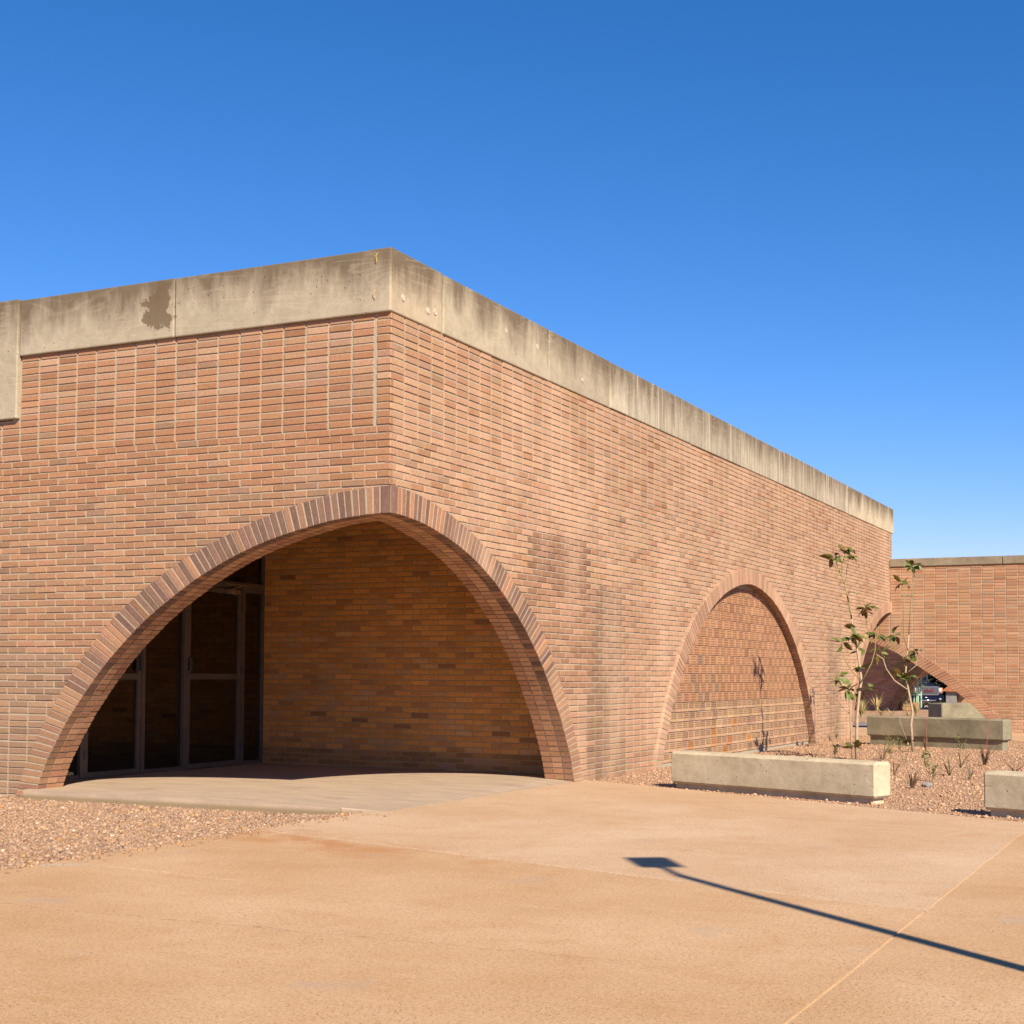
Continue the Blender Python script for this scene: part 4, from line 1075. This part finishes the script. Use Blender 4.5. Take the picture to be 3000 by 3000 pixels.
BG = [(.016, .026, .008), (.028, .04, .012), (.013, .019, .007), (.045, .037, .017)]
for i, (x, y, rx, rz, lab) in enumerate([(-13.5, 86, 3.4, 3.6, 'dark dense bush directly behind the truck hood'), (-8.8, 88, 3.0, 3.0, 'dark leafy bush behind the truck grille'), (-5.0, 84, 2.6, 2.3, 'brownish bush right of the truck'), (-1.0, 86, 3.0, 2.6, 'rightmost dark bush, mostly hidden by the arch')]):
    t = empty('bush', (x, y, -.98), label=lab, cat='bush', group='bushes across the street')
    foliage('crown', t, (x, y, -.9 + rz * .55), (rx, 1.8, rz), 9000, .22, BG, 200 + i)
    mb = MB()
    for j in range(5): mb.tube([(x + R.uniform(-.3, .3), y, -1.0), (x + R.uniform(-1.2, 1.2), y + R.uniform(-.4, .4), -.9 + rz * .6)], [.06, .02], 5)
    mb.build('trunk', MAT['bark'], t)
t = empty('feathery_shrub', (-3.2, 40.2, 0), label='feathery light green shrub in front of the shaded arch and bars', cat='shrub')
mb = MB()
for s_ in ((-.75, .0, 1.75), (-.35, .1, 1.5), (.25, 0, 1.2), (.35, .1, .8)): mb.tube([(-3.15, 40.3, 0), (-3.15 + s_[0] * .4, 40.3, s_[2] * .6), (-3.15 + s_[0], 40.3 + s_[1], s_[2])], [.012, .008, .004], 5)
mb.build('stem', MAT['twig'], t)
foliage('crown', t, (-3.45, 40.25, 1.5), (.55, .2, .35), 420, .035, [(.16, .24, .06), (.12, .2, .05)], 301)
foliage('crown', t, (-3.0, 40.25, 1.0), (.4, .2, .6), 500, .035, [(.13, .20, .05), (.09, .15, .04)], 302)
S = empty('shed', (-6.0, 71, -.9), label='small weathered white shed with a rusty sheet roof right of the truck', cat='shed')
mb = MB(); mb.box(-6.6, -6.05, 70, 71.5, -1.0, .38); mb.build('wall', MAT['white'], S)
mb = MB(); mb.box(-6.02, -5.4, 70.3, 71.5, -1.0, .30); mb.build('side_panel', MAT['timber'], S)
mb = MB(); mb.add([(-6.75, 69.8, .40), (-5.3, 69.8, .34), (-5.3, 71.7, .60), (-6.75, 71.7, .62), (-6.75, 69.8, .45), (-5.3, 69.8, .39), (-5.3, 71.7, .65), (-6.75, 71.7, .67)], [(3, 2, 1, 0), (4, 5, 6, 7), (0, 1, 5, 4), (1, 2, 6, 5), (2, 3, 7, 6), (3, 0, 4, 7)]); mb.build('roof', MAT['rust'], S)


def hull(sections, m, name, parent, bev=.03):
    """closed loft through (y, [(x, z) ...]) sections"""
    bm = bmesh.new(); rows = [[bm.verts.new((x, y, z)) for x, z in pts] for y, pts in sections]; n_ = len(rows[0])
    for a, b in zip(rows[:-1], rows[1:]):
        for i in range(n_): bm.faces.new((a[i], a[(i + 1) % n_], b[(i + 1) % n_], b[i]))
    bm.faces.new(rows[0][::-1]); bm.faces.new(rows[-1]); bmesh.ops.recalc_face_normals(bm, faces=bm.faces[:])
    if bev: bmesh.ops.bevel(bm, geom=bm.edges[:], offset=bev, segments=2, affect='EDGES')
    me = bpy.data.meshes.new(name); bm.to_mesh(me); bm.free(); me.materials.append(m)
    for p_ in me.polygons: p_.use_smooth = True
    o = bpy.data.objects.new(name, me); COL.objects.link(o); o.parent = parent; return o


TK = empty('pickup_truck', (-8.92, 78, -.95), label='dark blue pickup truck facing the camera with a chrome mesh grille', cat='truck')
TK.rotation_euler = (0, 0, math.radians(36))
def rect(w0, z0, z1, w1=None): w1 = w1 or w0; return [(-w0, z0), (w0, z0), (w1, z1), (-w1, z1)]
hull([(0.02, rect(.93, .68, 1.42, .90)), (.12, rect(.97, .60, 1.54, .91)), (1.45, rect(1.0, .55, 1.72, .92)), (5.6, rect(1.0, .55, 1.45, .98))], MAT['navy'], 'body', TK, .05)
hull([(1.35, rect(.90, 1.5, 1.66, .86)), (2.1, rect(.92, 1.5, 2.18, .70)), (3.5, rect(.92, 1.4, 2.22, .70)), (3.75, rect(.92, 1.4, 1.5, .9))], MAT['navy'], 'cab', TK, .04)
hull([(1.42, rect(.80, 1.66, 1.72, .77)), (2.0, rect(.80, 1.7, 2.1, .66)), (2.06, rect(.80, 1.72, 2.1, .66))], MAT['black'], 'windscreen', TK, 0)
hull([(-.06, rect(1.0, .62, 1.02)), (.25, rect(1.02, .58, 1.04))], MAT['navy'], 'bumper', TK, .05)
hull([(-.075, rect(.46, .66, .76)), (.0, rect(.46, .66, .76))], MAT['chrome'], 'bumper_trim', TK, .01)
mb = MB(); mb.box(-.60, .60, -.015, .0, 1.06, 1.50); gr = mb.build('grille', MAT['black']); gr.parent = TK
mb = MB()
for a, b, c, d in ((-.62, .62, 1.48, 1.54), (-.62, .62, 1.02, 1.08), (-.64, -.58, 1.02, 1.54), (.58, .64, 1.02, 1.54)): mb.box(a, b, -.05, -.005, c, d)
x = -.58
while x < .58:
    for z0 in (1.1, 1.18, 1.26, 1.34, 1.42): mb.box(x, x + .03, -.03, -.018, z0, z0 + .05); mb.box(x + .03, x + .06, -.03, -.018, z0 + .04, z0 + .09 if z0 < 1.4 else z0 + .06)
    x += .075
o = mb.build('grille_mesh', MAT['grille']); o.parent = gr
for s in (-1, 1):
    hull([(-.0, rect(.115, 1.12, 1.46)), (.1, rect(.115, 1.12, 1.46))], MAT['lamp'], 'headlight', TK, .02).location = (s * .765, 0, 0)
    hull([(.02, rect(.03, 1.12, 1.46)), (.2, rect(.03, 1.12, 1.46))], MAT['amber'], 'turn_signal', TK, .01).location = (s * .915, 0, 0)
    hull([(-.085, rect(.09, .70, .86)), (-.02, rect(.09, .70, .86))], MAT['lamp'], 'fog_light', TK, .03).location = (s * .72, 0, 0)
    hull([(1.7, rect(.12, 1.52, 1.74)), (1.85, rect(.12, 1.52, 1.74))], MAT['navy'], 'mirror', TK, .03).location = (s * 1.12, 0, 0)
    for y in (.95, 4.4):
        mb = MB(); mb.tube([(s * .74, y, .38), (s * .98, y, .38)], [.40, .40], 20); wl = mb.build('wheel', MAT['tyre']); wl.parent = TK
        mb = MB(); mb.tube([(s * .97, y, .38), (s * .99, y, .38)], [.24, .24], 16); rm = mb.build('rim', MAT['chrome']); rm.parent = wl
fc = bpy.data.curves.new('badge', 'FONT'); fc.body = 'GMC'; fc.size = .22; fc.extrude = .02; fc.align_x = 'CENTER'; fc.offset = .012; fc.materials.append(MAT['red'])
ft = bpy.data.objects.new('badge_text', fc); COL.objects.link(ft); dg = bpy.context.evaluated_depsgraph_get(); bme = bpy.data.meshes.new_from_object(ft.evaluated_get(dg)); bpy.data.objects.remove(ft)
fo = bpy.data.objects.new('badge', bme); COL.objects.link(fo); fo.parent = gr; fo.location = (0, -.06, 1.21); fo.rotation_euler = (math.pi / 2, 0, 0); fo.scale = (1.15, 1, 1)
CB = empty('parked_car', (-5.62, 72, -.95), label='small blue parked vehicle showing its rounded end under the arch', cat='car')
hull([(0, rect(.7, .35, .80, .6)), (.4, rect(.78, .3, .95, .66)), (1.2, rect(.8, .3, 1.3, .5)), (2.4, rect(.8, .3, 1.3, .5)), (3.4, rect(.75, .35, .8, .6))], simple('blue_car_paint', (.05, .06, .16), .25, .5), 'body', CB, .06).location = (.5, 0, 0)
for s in (-.65, .65):
    for y in (.7, 2.7): mb = MB(); mb.tube([(.5 + s - .09, y, .3), (.5 + s + .09, y, .3)], [.3, .3], 14); o = mb.build('wheel', MAT['tyre']); o.parent = CB
